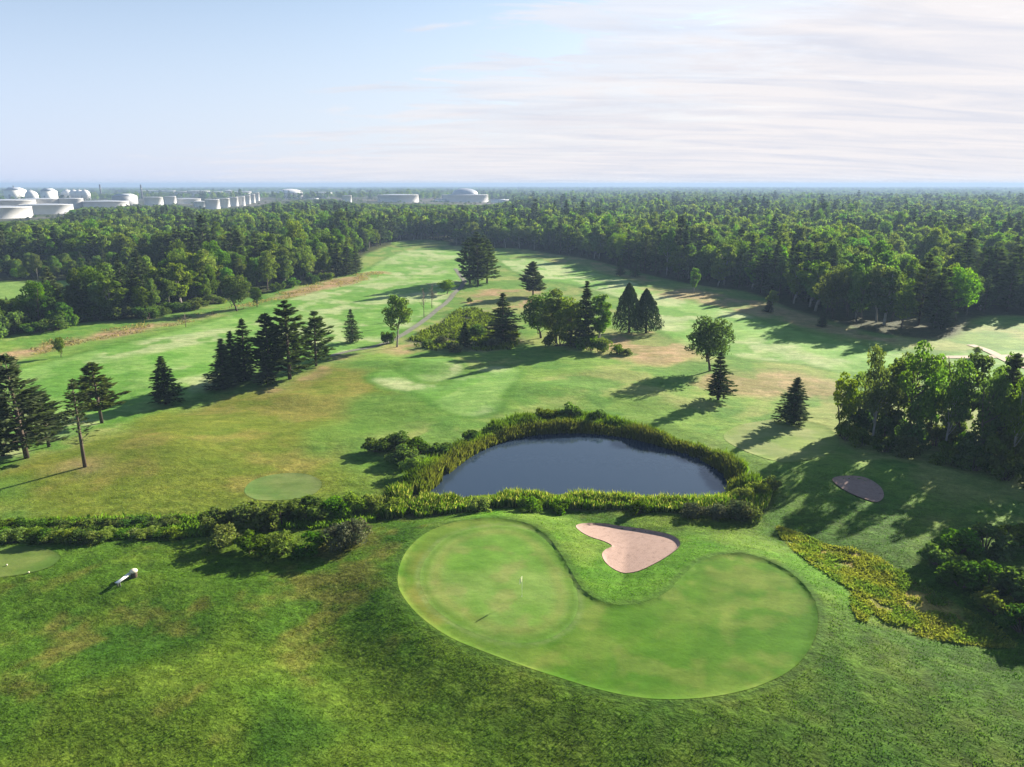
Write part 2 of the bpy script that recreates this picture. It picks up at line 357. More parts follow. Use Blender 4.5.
def leaf_mat(name, col, trans=0.35, tcol=(1.25, 1.35, 0.55), var=0.3, hue=0.04, rough=0.55):
    m, t = new_mat(name)
    a = N(t, 'ShaderNodeAttribute', attribute_name='tint'); oi = N(t, 'ShaderNodeObjectInfo')
    c = mix(t, 1.0, (*col,), a.outputs['Color'], 'MULTIPLY')
    hs = N(t, 'ShaderNodeHueSaturation')
    r2 = mth(t, 'FRACT', mth(t, 'MULTIPLY', oi.outputs['Random'], 7.31)); r3 = mth(t, 'FRACT', mth(t, 'MULTIPLY', oi.outputs['Random'], 23.7))
    t.links.new(mth(t, 'MULTIPLY_ADD', r2, -2 * hue, 0.5 + hue * 0.75), hs.inputs['Hue'])
    t.links.new(mth(t, 'MULTIPLY_ADD', r3, 0.35, 0.80), hs.inputs['Saturation'])
    t.links.new(mth(t, 'MULTIPLY_ADD', oi.outputs['Random'], 2 * var, 1 - var), hs.inputs['Value']); t.links.new(c, hs.inputs['Color'])
    b = N(t, 'ShaderNodeBsdfDiffuse'); t.links.new(hs.outputs[0], b.inputs[0])
    tr = N(t, 'ShaderNodeBsdfTranslucent'); t.links.new(mix(t, 1.0, hs.outputs[0], (*tcol,), 'MULTIPLY'), tr.inputs[0])
    mx = N(t, 'ShaderNodeMixShader'); mx.inputs[0].default_value = trans
    t.links.new(b.outputs[0], mx.inputs[1]); t.links.new(tr.outputs[0], mx.inputs[2])
    o = N(t, 'ShaderNodeOutputMaterial'); t.links.new(mx.outputs[0], o.inputs[0]); return m
M_BARK = flat_mat('bark', (0.085, 0.065, 0.05), 0.9, 0.2, 0.35, 9, 0.03)
M_BIRCH = flat_mat('pale_bark', (0.24, 0.225, 0.20), 0.8, 0.2, 0.4, 6)
M_BROAD = leaf_mat('broad_leaves', (0.088, 0.152, 0.026), 0.54, var=0.38, hue=0.026)
M_SPRUCE = leaf_mat('spruce_needles', (0.042, 0.070, 0.022), 0.26, (1.1, 1.25, 0.6), var=0.25, hue=0.02)
M_PINE = leaf_mat('pine_needles', (0.055, 0.086, 0.024), 0.28, (1.1, 1.25, 0.6), var=0.22, hue=0.02)
M_CEDAR = leaf_mat('cedar_sprays', (0.034, 0.060, 0.016), 0.22, (1.1, 1.25, 0.6), var=0.1, hue=0.01)
M_BUSH = leaf_mat('bush_leaves', (0.072, 0.128, 0.022), 0.48, var=0.25, hue=0.03)
M_LIME = leaf_mat('lime_leaves', (0.115, 0.180, 0.026), 0.40, var=0.15, hue=0.02)
M_GREYLEAF = leaf_mat('grey_leaves', (0.085, 0.105, 0.055), 0.3, (1.1, 1.2, 0.8), var=0.15, hue=0.02)
M_REED = leaf_mat('reed_blades', (0.140, 0.185, 0.052), 0.48, (1.2, 1.2, 0.6), var=0.0, hue=0.0)
M_STRAW = leaf_mat('tall_grass_blades', (0.20, 0.215, 0.045), 0.5, (1.2, 1.15, 0.6), var=0.0, hue=0.0)
M_TWIG = flat_mat('twigs', (0.16, 0.12, 0.10), 0.9, 0.2, 0.3, 8)

def grass_mat(name, use_attr=True, col=(0.08, 0.13, 0.03), tex=1.0, bump=0.10, spec=0.04):
    m, t = new_mat(name)
    g = N(t, 'ShaderNodeNewGeometry')
    if use_attr:
        a = N(t, 'ShaderNodeAttribute', attribute_name='grass'); base = a.outputs['Color']; rgh = a.outputs['Alpha']
    else: base = None; rgh = None
    def nz(scale, det, rough, stretch=None, rot=0.0):
        mp = N(t, 'ShaderNodeMapping'); t.links.new(g.outputs['Position'], mp.inputs[0])
        mp.inputs['Rotation'].default_value = (0, 0, rot)
        mp.inputs['Scale'].default_value = (*(stretch or (1, 1)), 1)
        n = N(t, 'ShaderNodeTexNoise', inp={'Scale': scale, 'Detail': det, 'Roughness': rough}); t.links.new(mp.outputs[0], n.inputs['Vector']); return n.outputs[0]
    fine = nz(3.0, 4, 0.7, (0.8, 1.0), rad(35)); tuft = nz(0.8, 5, 0.65, (0.75, 1.0), rad(35)); patch = nz(0.16, 4, 0.6)
    f1 = ramp(t, fine, [(0.25, 1 - 0.55 * tex), (0.75, 1 + 0.50 * tex)])
    f2 = ramp(t, tuft, [(0.28, 1 - 0.50 * tex), (0.72, 1 + 0.45 * tex)])
    f3 = ramp(t, patch, [(0.3, (1 - 0.16, 1 - 0.09, 1 - 0.16)), (0.7, (1.20, 1.09, 1.12))])
    band = nz(0.42, 5, 0.62, (0.45, 1.25), rad(-14))
    f4 = ramp(t, band, [(0.36, (0.80, 0.86, 0.76)), (0.52, (1.0, 1.0, 1.0)), (0.68, (1.22, 1.13, 1.25))])
    one = (1.0, 1.0, 1.0)
    var = mix(t, 1.0, f1, f2, 'MULTIPLY')
    if rgh is not None: var = mix(t, rgh, one, var)
    var = mix(t, 1.0, var, f3, 'MULTIPLY'); var = mix(t, 1.0, var, f4, 'MULTIPLY')
    c = mix(t, 1.0, base if base is not None else (*col,), var, 'MULTIPLY')
    b = N(t, 'ShaderNodeBsdfPrincipled', inp={'Roughness': 0.85, 'Specular IOR Level': spec})
    t.links.new(c, b.inputs['Base Color'])
    hgt = mth(t, 'ADD', mth(t, 'MULTIPLY', tuft, 2.2), fine)
    bp = N(t, 'ShaderNodeBump', inp={'Distance': bump}); t.links.new(hgt, bp.inputs['Height'])
    if rgh is not None: t.links.new(mth(t, 'MULTIPLY_ADD', rgh, 0.9, 0.08), bp.inputs['Strength'])
    else: bp.inputs['Strength'].default_value = 0.35
    t.links.new(bp.outputs[0], b.inputs['Normal'])
    o = N(t, 'ShaderNodeOutputMaterial'); t.links.new(b.outputs[0], o.inputs[0]); return m
M_GROUND = grass_mat('meadow_ground', True, bump=0.12)
M_MOWN = grass_mat('mown_turf', True, tex=0.5, bump=0.05)

def sand_mat():
    m, t = new_mat('bunker_sand'); g = N(t, 'ShaderNodeNewGeometry')
    n = N(t, 'ShaderNodeTexNoise', inp={'Scale': 1.6, 'Detail': 6.0, 'Roughness': 0.65}); t.links.new(g.outputs['Position'], n.inputs['Vector'])
    w = N(t, 'ShaderNodeTexWave', inp={'Scale': 2.2, 'Distortion': 5.0, 'Detail': 2.0}); t.links.new(g.outputs['Position'], w.inputs['Vector'])
    c = ramp(t, n.outputs[0], [(0.28, (0.19, 0.125, 0.10)), (0.45, (0.275, 0.188, 0.155)), (0.75, (0.315, 0.222, 0.188))])
    b = N(t, 'ShaderNodeBsdfPrincipled', inp={'Roughness': 0.9, 'Specular IOR Level': 0.2}); t.links.new(c, b.inputs['Base Color'])
    bp = N(t, 'ShaderNodeBump', inp={'Strength': 0.5, 'Distance': 0.06}); t.links.new(mth(t, 'ADD', n.outputs[0], mth(t, 'MULTIPLY', w.outputs[1], 0.28)), bp.inputs['Height']); t.links.new(bp.outputs[0], b.inputs['Normal'])
    o = N(t, 'ShaderNodeOutputMaterial'); t.links.new(b.outputs[0], o.inputs[0]); return m
M_SAND = sand_mat()
M_PATH = flat_mat('gravel_path', (0.13, 0.135, 0.10), 0.9, 0.2, 0.2, 0.8)
M_DIRT = flat_mat('sandy_track', (0.34, 0.27, 0.20), 0.9, 0.2, 0.2, 0.6)
def water_mat(name, col, ripple, rough=0.04):
    m, t = new_mat(name); g = N(t, 'ShaderNodeNewGeometry')
    mp = N(t, 'ShaderNodeMapping'); mp.inputs['Scale'].default_value = (1, 0.45, 1); mp.inputs['Rotation'].default_value = (0, 0, rad(-20)); t.links.new(g.outputs['Position'], mp.inputs[0])
    n = N(t, 'ShaderNodeTexNoise', inp={'Scale': 2.4, 'Detail': 4.0, 'Roughness': 0.6}); t.links.new(mp.outputs[0], n.inputs['Vector'])
    b = N(t, 'ShaderNodeBsdfPrincipled', inp={'Roughness': rough, 'IOR': 1.33, 'Base Color': (*col, 1), 'Specular IOR Level': 0.5})
    bp = N(t, 'ShaderNodeBump', inp={'Strength': 1.0, 'Distance': ripple}); t.links.new(n.outputs[0], bp.inputs['Height']); t.links.new(bp.outputs[0], b.inputs['Normal'])
    o = N(t, 'ShaderNodeOutputMaterial'); t.links.new(b.outputs[0], o.inputs[0]); return m
M_WATER = water_mat('pond_water', (0.024, 0.040, 0.066), 0.010)
M_SEA = water_mat('sea_water', (0.05, 0.07, 0.09), 0.02, 0.25)
M_TANK = flat_mat('white_tank_paint', (0.64, 0.64, 0.64), 0.5, 0.4, 0.06, 0.15)
M_TANKROOF = flat_mat('tank_roof_paint', (0.34, 0.37, 0.42), 0.5, 0.4, 0.08, 0.2)
M_STEEL = flat_mat('grey_steel', (0.30, 0.31, 0.33), 0.6, 0.4, 0.1, 0.4)
M_DARK = flat_mat('dark_steel', (0.06, 0.06, 0.07), 0.7, 0.3, 0.1, 0.4)
M_WHITE = flat_mat('white_paint', (0.78, 0.78, 0.74), 0.5, 0.4, 0.05, 3)
M_CREAM = flat_mat('cream_paint', (0.62, 0.55, 0.40), 0.6, 0.3, 0.1, 3)
M_YELLOW, _t = new_mat('pale_flag_cloth')
_d = N(_t, 'ShaderNodeBsdfDiffuse'); _d.inputs[0].default_value = (0.8, 0.82, 0.62, 1); _tr = N(_t, 'ShaderNodeBsdfTranslucent'); _tr.inputs[0].default_value = (0.8, 0.82, 0.6, 1)
_m = N(_t, 'ShaderNodeMixShader'); _m.inputs[0].default_value = 0.5; _t.links.new(_d.outputs[0], _m.inputs[1]); _t.links.new(_tr.outputs[0], _m.inputs[2])
_o = N(_t, 'ShaderNodeOutputMaterial'); _t.links.new(_m.outputs[0], _o.inputs[0])

# ------------------------------------------------------------------ ground
def grass_colour(x, y):
    """albedo of the turf (kinds of grass, dry and lush patches) and its roughness"""
    r = np.hypot(x, y)
    n1 = fbm(x / 9, y / 9, 21, 4); n2 = fbm(x / 28, y / 28, 33, 3); n3 = fbm(x / 3.0, y / 3.0, 41, 3); n4 = fbm(x / 16, y / 16, 57, 4)
    def C(*c): return np.array(c)[None, :]
    def lerp(a, b, t): return a + (b - a) * t[:, None]
    c = np.repeat(C(0.050, 0.106, 0.010), len(x), 0)
    c = lerp(c, C(0.034, 0.086, 0.009), sstep(0.46, 0.66, n1) * 0.8)
    c = lerp(c, C(0.074, 0.122, 0.013), sstep(0.50, 0.66, n4) * 0.85)
    left = sstep(25, -25, x) * (1 - sstep(80, 105, y))
    c = lerp(c, C(0.150, 0.112, 0.034), sstep(0.52, 0.72, n2 * 0.45 + n3 * 0.55) * (0.12 + 0.34 * left))
    rough = np.ones(len(x))
    # middle distance: longer olive grass
    k = sstep(80, 120, r)
    c2 = lerp(np.repeat(C(0.125, 0.220, 0.040), len(x), 0), C(0.190, 0.235, 0.070), sstep(0.42, 0.62, n4))
    c2 = lerp(c2, C(0.075, 0.175, 0.028), sstep(0.5, 0.62, n1) * 0.8)
    c = lerp(c, c2, k); rough = rough * (1 - 0.5 * k)
    d = sdf(OLIVE, x, y, 20) + (n1 - 0.5) * 14
    k = 1 - sstep(-5, 4, d)
    c3 = lerp(np.repeat(C(0.110, 0.146, 0.020), len(x), 0), C(0.152, 0.155, 0.034), sstep(0.45, 0.64, n1))
    c3 = lerp(c3, C(0.085, 0.165, 0.026), sstep(0.46, 0.62, n2))
    c = lerp(c, c3, k)
    for poly, w in ((FAIR_L, 1), (FAIR_R, 1.05), (FAIR_M, 0.96), (FAIR_M2, 0.90)):
        d = sdf(poly, x, y, 20) + (n1 - 0.5) * 3
        k = 1 - sstep(-1.2, 0.8, d)
        cf = lerp(np.repeat(C(0.150, 0.275, 0.064) * w, len(x), 0), C(0.265, 0.330, 0.150) * w, sstep(0.40, 0.65, n4))
        cf = lerp(cf, C(0.092, 0.220, 0.032) * w, sstep(0.50, 0.62, n1) * 0.85)
        c = lerp(c, cf, k); rough = rough * (1 - k) + 0.42 * k
        e = np.exp(-((d + 0.2) / 1.3) ** 2)        # longer green collar round the mown area
        c = lerp(c, C(0.062, 0.155, 0.018), e * 0.75)
    for poly, s in DRY:
        d = sdf(poly, x, y, 25) + (n1 - 0.5) * 9 + (n3 - 0.5) * 5
        k = (1 - sstep(-4, 3, d)) * s
        cd = lerp(np.repeat(C(0.250, 0.180, 0.095), len(x), 0), C(0.310, 0.215, 0.130), sstep(0.4, 0.6, n3))
        cd = lerp(cd, C(0.14, 0.20, 0.05), sstep(0.50, 0.62, n1) * 0.75)
        c = lerp(c, cd, k); rough = np.maximum(rough, k * 0.7)
    d = sdf(MEADOW, x, y, 20); k = 1 - sstep(-3, 3, d + (n1 - 0.5) * 8)
    c = lerp(c, lerp(np.repeat(C(0.13, 0.15, 0.055), len(x), 0), C(0.20, 0.19, 0.10), sstep(0.4, 0.6, n3)), k); rough = np.maximum(rough, k)
    d = sdf(SHAGGY, x, y, 10); k = 1 - sstep(-1, 0.4, d)
    c = lerp(c, lerp(np.repeat(C(0.13, 0.17, 0.035), len(x), 0), C(0.24, 0.20, 0.06), sstep(0.42, 0.6, n3)), k)
    # a bright mown ring round the green complex and the bunker
    d = sdf(COMPLEX, x, y, 20)
    k = (1 - sstep(3, 9, d)) * sstep(-13, -2, x) * sstep(50, 66, y)
    c = lerp(c, lerp(np.repeat(C(0.070, 0.175, 0.014), len(x), 0), C(0.12, 0.20, 0.03), sstep(0.45, 0.65, n1)), k * 0.85); rough = rough * (1 - 0.35 * k)
    e = np.exp(-((d - 0.35) / 0.45) ** 2); c = lerp(c, C(0.038, 0.085, 0.012), e * 0.6)
    d = sdf(BANK, x, y, 20); k = 1 - sstep(-0.5, 1.5, d)
    c = lerp(c, C(0.07, 0.075, 0.03), k); rough = np.maximum(rough, k)
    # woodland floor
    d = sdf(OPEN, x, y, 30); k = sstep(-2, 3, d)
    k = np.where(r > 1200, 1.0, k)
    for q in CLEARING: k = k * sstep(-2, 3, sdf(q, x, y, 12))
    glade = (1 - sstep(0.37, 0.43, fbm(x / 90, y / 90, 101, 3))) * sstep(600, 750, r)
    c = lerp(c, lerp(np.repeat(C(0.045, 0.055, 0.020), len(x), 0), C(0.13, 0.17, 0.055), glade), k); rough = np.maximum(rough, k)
    d = sdf(CLEAR1, x, y, 10); c = lerp(c, C(0.15, 0.25, 0.06), 1 - sstep(-2, 2, d))
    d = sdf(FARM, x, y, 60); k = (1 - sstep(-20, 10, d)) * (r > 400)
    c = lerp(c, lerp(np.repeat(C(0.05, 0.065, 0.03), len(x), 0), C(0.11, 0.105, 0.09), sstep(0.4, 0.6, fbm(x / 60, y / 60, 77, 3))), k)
    return np.hstack([c, rough[:, None]])

ang = np.concatenate([np.linspace(-180, -44, 60, endpoint=False), np.linspace(-44, 44, 860), np.linspace(44, 180, 61)[1:-1]])
ys = np.concatenate([np.linspace(1500, 770, 60, endpoint=False), np.arange(770, 200, -1.25), np.arange(200, 188, -0.5)])
rr = H / np.tan(np.arctan((ys - 383.5) / F) + PITCH)
rr = np.concatenate([[0.05, 5, 10], rr[rr > 12], [9000, 10500, 12500, 15000]])
A, R_ = np.meshgrid(np.radians(ang), rr)
gx = (np.sin(A) * R_).ravel(); gy = (np.cos(A) * R_).ravel()
gz_ = height(gx, gy)
na, nr = len(ang), len(rr)
idx = np.arange(nr * na).reshape(nr, na)
i2 = np.concatenate([idx, idx[:, :1]], 1)
quads = np.stack([i2[:-1, :-1], i2[:-1, 1:], i2[1:, 1:], i2[1:, :-1]], -1).reshape(-1, 4)[:, ::-1]
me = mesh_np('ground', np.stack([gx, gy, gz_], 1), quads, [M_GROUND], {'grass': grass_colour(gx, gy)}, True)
tag(obj('ground', me), 'grassy ground of the golf course with rough, fairways and woodland floor', 'ground', kind='structure')

def sheet(name, poly, lift, mat, step, colour=None, dense=None):
    """a turf or sand sheet lying on the ground inside an outline"""
    p = np.asarray(dense if dense is not None else poly)
    x0, y0 = p.min(0); x1, y1 = p.max(0)
    X, Y = np.meshgrid(np.arange(x0, x1, step), np.arange(y0, y1, step)); X = X.ravel(); Y = Y.ravel()
    jit = np.random.RandomState(3); X = X + jit.uniform(-.2, .2, X.shape) * step; Y = Y + jit.uniform(-.2, .2, Y.shape) * step
    k = sdf(p, X, Y, 5) < -step * 0.4
    pts = [Vector((a, b)) for a, b in p] + [Vector((a, b)) for a, b in zip(X[k], Y[k])]
    n = len(p)
    r = delaunay_2d_cdt(pts, [(i, (i + 1) % n) for i in range(n)], [], 1, 1e-5)
    v = np.array([tuple(q) for q in r[0]]); f = np.array([t for t in r[2] if len(t) == 3])
    z = height(v[:, 0], v[:, 1]) + lift
    a, b, c = v[f[:, 0]], v[f[:, 1]], v[f[:, 2]]
    neg = ((b[:, 0] - a[:, 0]) * (c[:, 1] - a[:, 1]) - (b[:, 1] - a[:, 1]) * (c[:, 0] - a[:, 0])) < 0
    f[neg] = f[neg][:, ::-1]
    cols = {'grass': colour(v[:, 0], v[:, 1])} if colour else None
    return obj(name, mesh_np(name, np.column_stack([v, z]), f, [mat], cols, True))
def green_colour(kind):
    def fn(x, y):
        n1 = fbm(x / 6, y / 6, 61, 4); n2 = fbm(x / 2.2, y / 2.2, 71, 3)
        def lerp(a, b, t): return np.asarray(a) + (np.asarray(b) - np.asarray(a)) * t[:, None]
        if kind == 'apron':
            c = lerp(np.repeat([[0.054, 0.136, 0.010]], len(x), 0), [[0.090, 0.160, 0.022]], sstep(0.40, 0.64, n1))
            c = lerp(c, [[0.118, 0.165, 0.032]], sstep(0.52, 0.7, n2) * 0.6)
            d = sdf(GREEN, x, y, 8)
            w = sstep(0.42, 0.6, fbm(x / 5, y / 5, 91, 2)) * sstep(4, -6, x)
            c = lerp(c, [[0.17, 0.160, 0.035]], np.exp(-((d - 0.7) / 0.9) ** 2) * w * 0.45)
            c = lerp(c, [[0.125, 0.185, 0.055]], np.exp(-((d - 0.25) / 0.25) ** 2) * 0.8)
        elif kind == 'green':
            c = lerp(np.repeat([[0.090, 0.192, 0.027]], len(x), 0), [[0.122, 0.210, 0.044]], sstep(0.35, 0.62, n1))
            c = lerp(c, [[0.165, 0.185, 0.060]], sstep(0.55, 0.72, n2) * 0.5)
            d = sdf(GREEN, x, y, 8)
            c = lerp(c, [[0.058, 0.125, 0.010]], np.exp(-((d + 0.5) / 0.35) ** 2) * 0.6); c = lerp(c, [[0.15, 0.165, 0.045]], np.exp(-((d + 1.6) / 0.7) ** 2) * 0.5)
        elif kind == 'dull':
            c = lerp(np.repeat([[0.072, 0.135, 0.026]], len(x), 0), [[0.100, 0.145, 0.034]], sstep(0.4, 0.62, n1))
        elif kind == 'tee':
            c = lerp(np.repeat([[0.085, 0.155, 0.038]], len(x), 0), [[0.12, 0.165, 0.05]], sstep(0.4, 0.62, n1))
        else:
            c = lerp(np.repeat([[0.145, 0.215, 0.052]], len(x), 0), [[0.180, 0.225, 0.080]], sstep(0.4, 0.62, n1))
        if kind in ('apron', 'green'):
            q = (x * 0.80 + y * 0.60) if kind == 'green' else (x * 0.95 - y * 0.31)
            c = c * (1 + 0.032 * np.tanh(3 * np.sin(q * math.pi / (1.1 if kind == 'green' else 1.5))))[:, None]
        return np.hstack([c, np.full((len(x), 1), 0.4)])
    return fn
tag(sheet('green_apron', COMPLEX, 0.02, M_MOWN, 0.4, green_colour('apron')), 'close mown kidney shaped apron that wraps the putting green and bends round the heart shaped bunker', 'green apron', kind='structure')
tag(sheet('putting_green', GREEN, 0.026, M_MOWN, 0.35, green_colour('green')), 'round pale putting green with the flagstick in front of the pond', 'putting green', kind='structure')
tag(sheet('tee_box', TEE_L, 0.02, M_MOWN, 0.7, green_colour('dull')), 'dull green rounded tee with two pale markers below the low hedge', 'tee box', kind='structure')
tag(sheet('tee_box', TEE_M, 0.03, M_MOWN, 0.8, green_colour('tee')), 'small oval mown tee just beyond the ditch bushes', 'tee box', kind='structure')
tag(sheet('putting_green', GREEN_R, 0.03, M_MOWN, 0.9, green_colour('pale')), 'pale green half in tree shadow to the right of the pond', 'putting green', kind='structure')
tag(sheet('sand_bunker', BUNKER, 0.05, M_SAND, 0.3), 'heart shaped pinkish sand bunker between the green and the pond', 'bunker')
tag(sheet('sand_bunker', BUNKER2, 0.10, M_SAND, 0.4), 'small oval sand bunker lying in the shade of the right hand wood', 'bunker')
def ribbon(name, line, w, lift, mat):
    p = np.asarray(line); t = np.gradient(p, axis=0); t /= np.linalg.norm(t, axis=1)[:, None]
    nrm = np.stack([-t[:, 1], t[:, 0]], 1); V = []
    offs = (-0.5, -0.2, 0.2, 0.5)
    for o in offs: q = p + nrm * w * o * (1 + 0.12 * (fbm(p[:, :1] / 5 + 9 * o, p[:, 1:] / 5, 5, 2) - 0.5)); V.append(np.column_stack([q, height(q[:, 0], q[:, 1]) + lift]))
    n = len(p); V = np.concatenate(V)
    f = np.concatenate([np.stack([np.arange(n - 1) + k * n, np.arange(1, n) + k * n, np.arange(1, n) + (k + 1) * n, np.arange(n - 1) + (k + 1) * n], 1) for k in range(len(offs) - 1)])[:, ::-1]
    return obj(name, mesh_np(name, V, f[:, ::-1], [mat], None, True))
def dense(line, step):
    p = np.asarray(line); d = np.concatenate([[0], np.cumsum(np.hypot(*np.diff(p, axis=0).T))]); s = np.arange(0, d[-1], step)
    return np.stack([np.interp(s, d, p[:, 0]), np.interp(s, d, p[:, 1])], 1)
tag(ribbon('cart_path', dense(PATH, 2), 1.9, 0.09, M_PATH), 'grey cart path curving up past the bare trees on the fairway edge', 'path', kind='structure')
tag(ribbon('cart_path', dense(PATH_R, 2), 2.6, 0.09, M_DIRT), 'pale sandy path beyond the right hand wood', 'path', kind='structure')
tag(ribbon('cart_path', dense(TRACK_R, 2), 2.2, 0.12, M_DIRT), 'short sandy track joining the sandy path at the right edge', 'path', kind='structure')
pw = smooth(np.asarray(POND)[::5] * 1.0, 5); ctr = pw.mean(0); pw = ctr + (pw - ctr) * 1.09
tri = obj('pond_water', mesh_np('pond_water', np.column_stack([np.vstack([pw, ctr]), np.full(len(pw) + 1, -0.85)]),
          np.array([(i, (i + 1) % len(pw), len(pw)) for i in range(len(pw))]), [M_WATER]))
nrm = tri.data.polygons[0].normal.z
if nrm < 0: tri.data.flip_normals()
tag(tri, 'dark still pond reflecting the sky behind the green', 'pond', kind='structure')
n = 96; sv = [(r * math.cos(2 * math.pi * k / n), r * math.sin(2 * math.pi * k / n), -1.5) for r in (7000, 15500) for k in range(n)]
tag(obj('sea', mesh_np('sea', sv, np.array([(k, n + k, n + (k + 1) % n, (k + 1) % n) for k in range(n)]), [M_SEA])), 'pale strip of sea along the horizon', 'sea', kind='structure')

# ------------------------------------------------------------------ plants: prototypes one unit tall, crown about `wid` wide
def rs(seed): return np.random.RandomState(seed)
def unit(v): return v / (np.linalg.norm(v, axis=-1, keepdims=True) + 1e-9)
def leaf_frame(rg, nrm, su, sv):
    a = unit(np.cross(nrm, unit(rg.normal(size=nrm.shape)))); b = np.cross(nrm, a)
    return a * su[:, None], b * sv[:, None]
def broad_proto(seed, mat, wid=0.62, base=0.20, nclump=34, nleaf=4600, size=0.019, trunk=M_BARK, shape='round', lim=True, open_=0.0):
    rg = rs(seed); h2 = (1 - base) / 2; cz = base + h2
    # clump centres
    C = []
    while len(C) < nclump:
        d = unit(rg.normal(size=3)); rr_ = rg.uniform(0.35, 0.86) ** 0.7
        zz_ = d[2] * rr_
        if shape == 'cone': k = 1.0 - 0.45 * max(zz_, -0.4)
        elif shape == 'column': k = 1.0 - 0.15 * zz_
        else: k = 1.0 - 0.12 * abs(zz_)
        lob = 1 + 0.22 * math.sin(3 * math.atan2(d[1], d[0]) + seed) + 0.12 * math.sin(5 * math.atan2(d[1], d[0]) + seed * 2.1)
        p = np.array([d[0] * rr_ * wid / 2 * k * lob, d[1] * rr_ * wid / 2 * k * lob, cz + zz_ * h2 * 0.92])
        if all(np.linalg.norm((p - q) / np.array([1, 1, 1.2])) > wid * (0.13 + open_ * 0.05) for q in C) or rg.rand() < 0.08: C.append(p)
    C = np.array(C); R = wid * rg.uniform(0.12, 0.20, nclump)
    w = R ** 2; ci = rg.choice(nclump, nleaf, p=w / w.sum())
    d = unit(rg.normal(size=(nleaf, 3)) + np.array([0, 0, 0.25]))
    rad_ = R[ci] * rg.uniform(0.25, 1.0, nleaf) ** 0.45 * (1 + 0.25 * (rg.rand(nleaf) > 0.93))
    c = C[ci] + d * rad_[:, None] * np.array([1.15, 1.15, 0.8])
    nrm = unit(d * 0.6 + rg.normal(size=(nleaf, 3)) * 0.55 + np.array([0, 0, 0.25]))
    s = size * rg.uniform(0.7, 1.4, nleaf)
    u, v = leaf_frame(rg, nrm, s, s * 0.65)
    tb = rg.uniform(0.80, 1.22, nclump)[ci] * rg.uniform(0.75, 1.25, nleaf)
    ty = rg.uniform(0.9, 1.15, nclump)[ci]
    col = np.stack([tb * ty, tb, tb * rg.uniform(0.7, 1.1, nleaf)], 1)
    b = MB(); b.leaves(c, u, v, col); crown = b.mesh('crown', mat)
    t = MB(); r0 = 0.018
    lean = rg.normal(size=2) * 0.012
    pts = [(lean[0] * k * k, lean[1] * k * k, z) for k, z in ((0, -0.02), (1, 0.12), (2, base + 0.12), (3, cz), (3.5, 0.82))]
    t.tube(pts, [r0 * 1.35, r0, r0 * 0.8, r0 * 0.5, r0 * 0.15], 7)
    if lim:
        for i in rg.permutation(nclump)[:14]:
            z0 = min(max(base * 0.75, C[i][2] - rg.uniform(0.12, 0.28)), 0.8); o = np.array([lean[0] * 4, lean[1] * 4, z0]); e = C[i]
            m_ = (o + e) / 2 + np.array([0, 0, -0.02])
            t.tube([o, m_, e], [r0 * 0.42, r0 * 0.28, r0 * 0.08], 4, False)
    return crown, t.mesh('trunk', trunk, True)
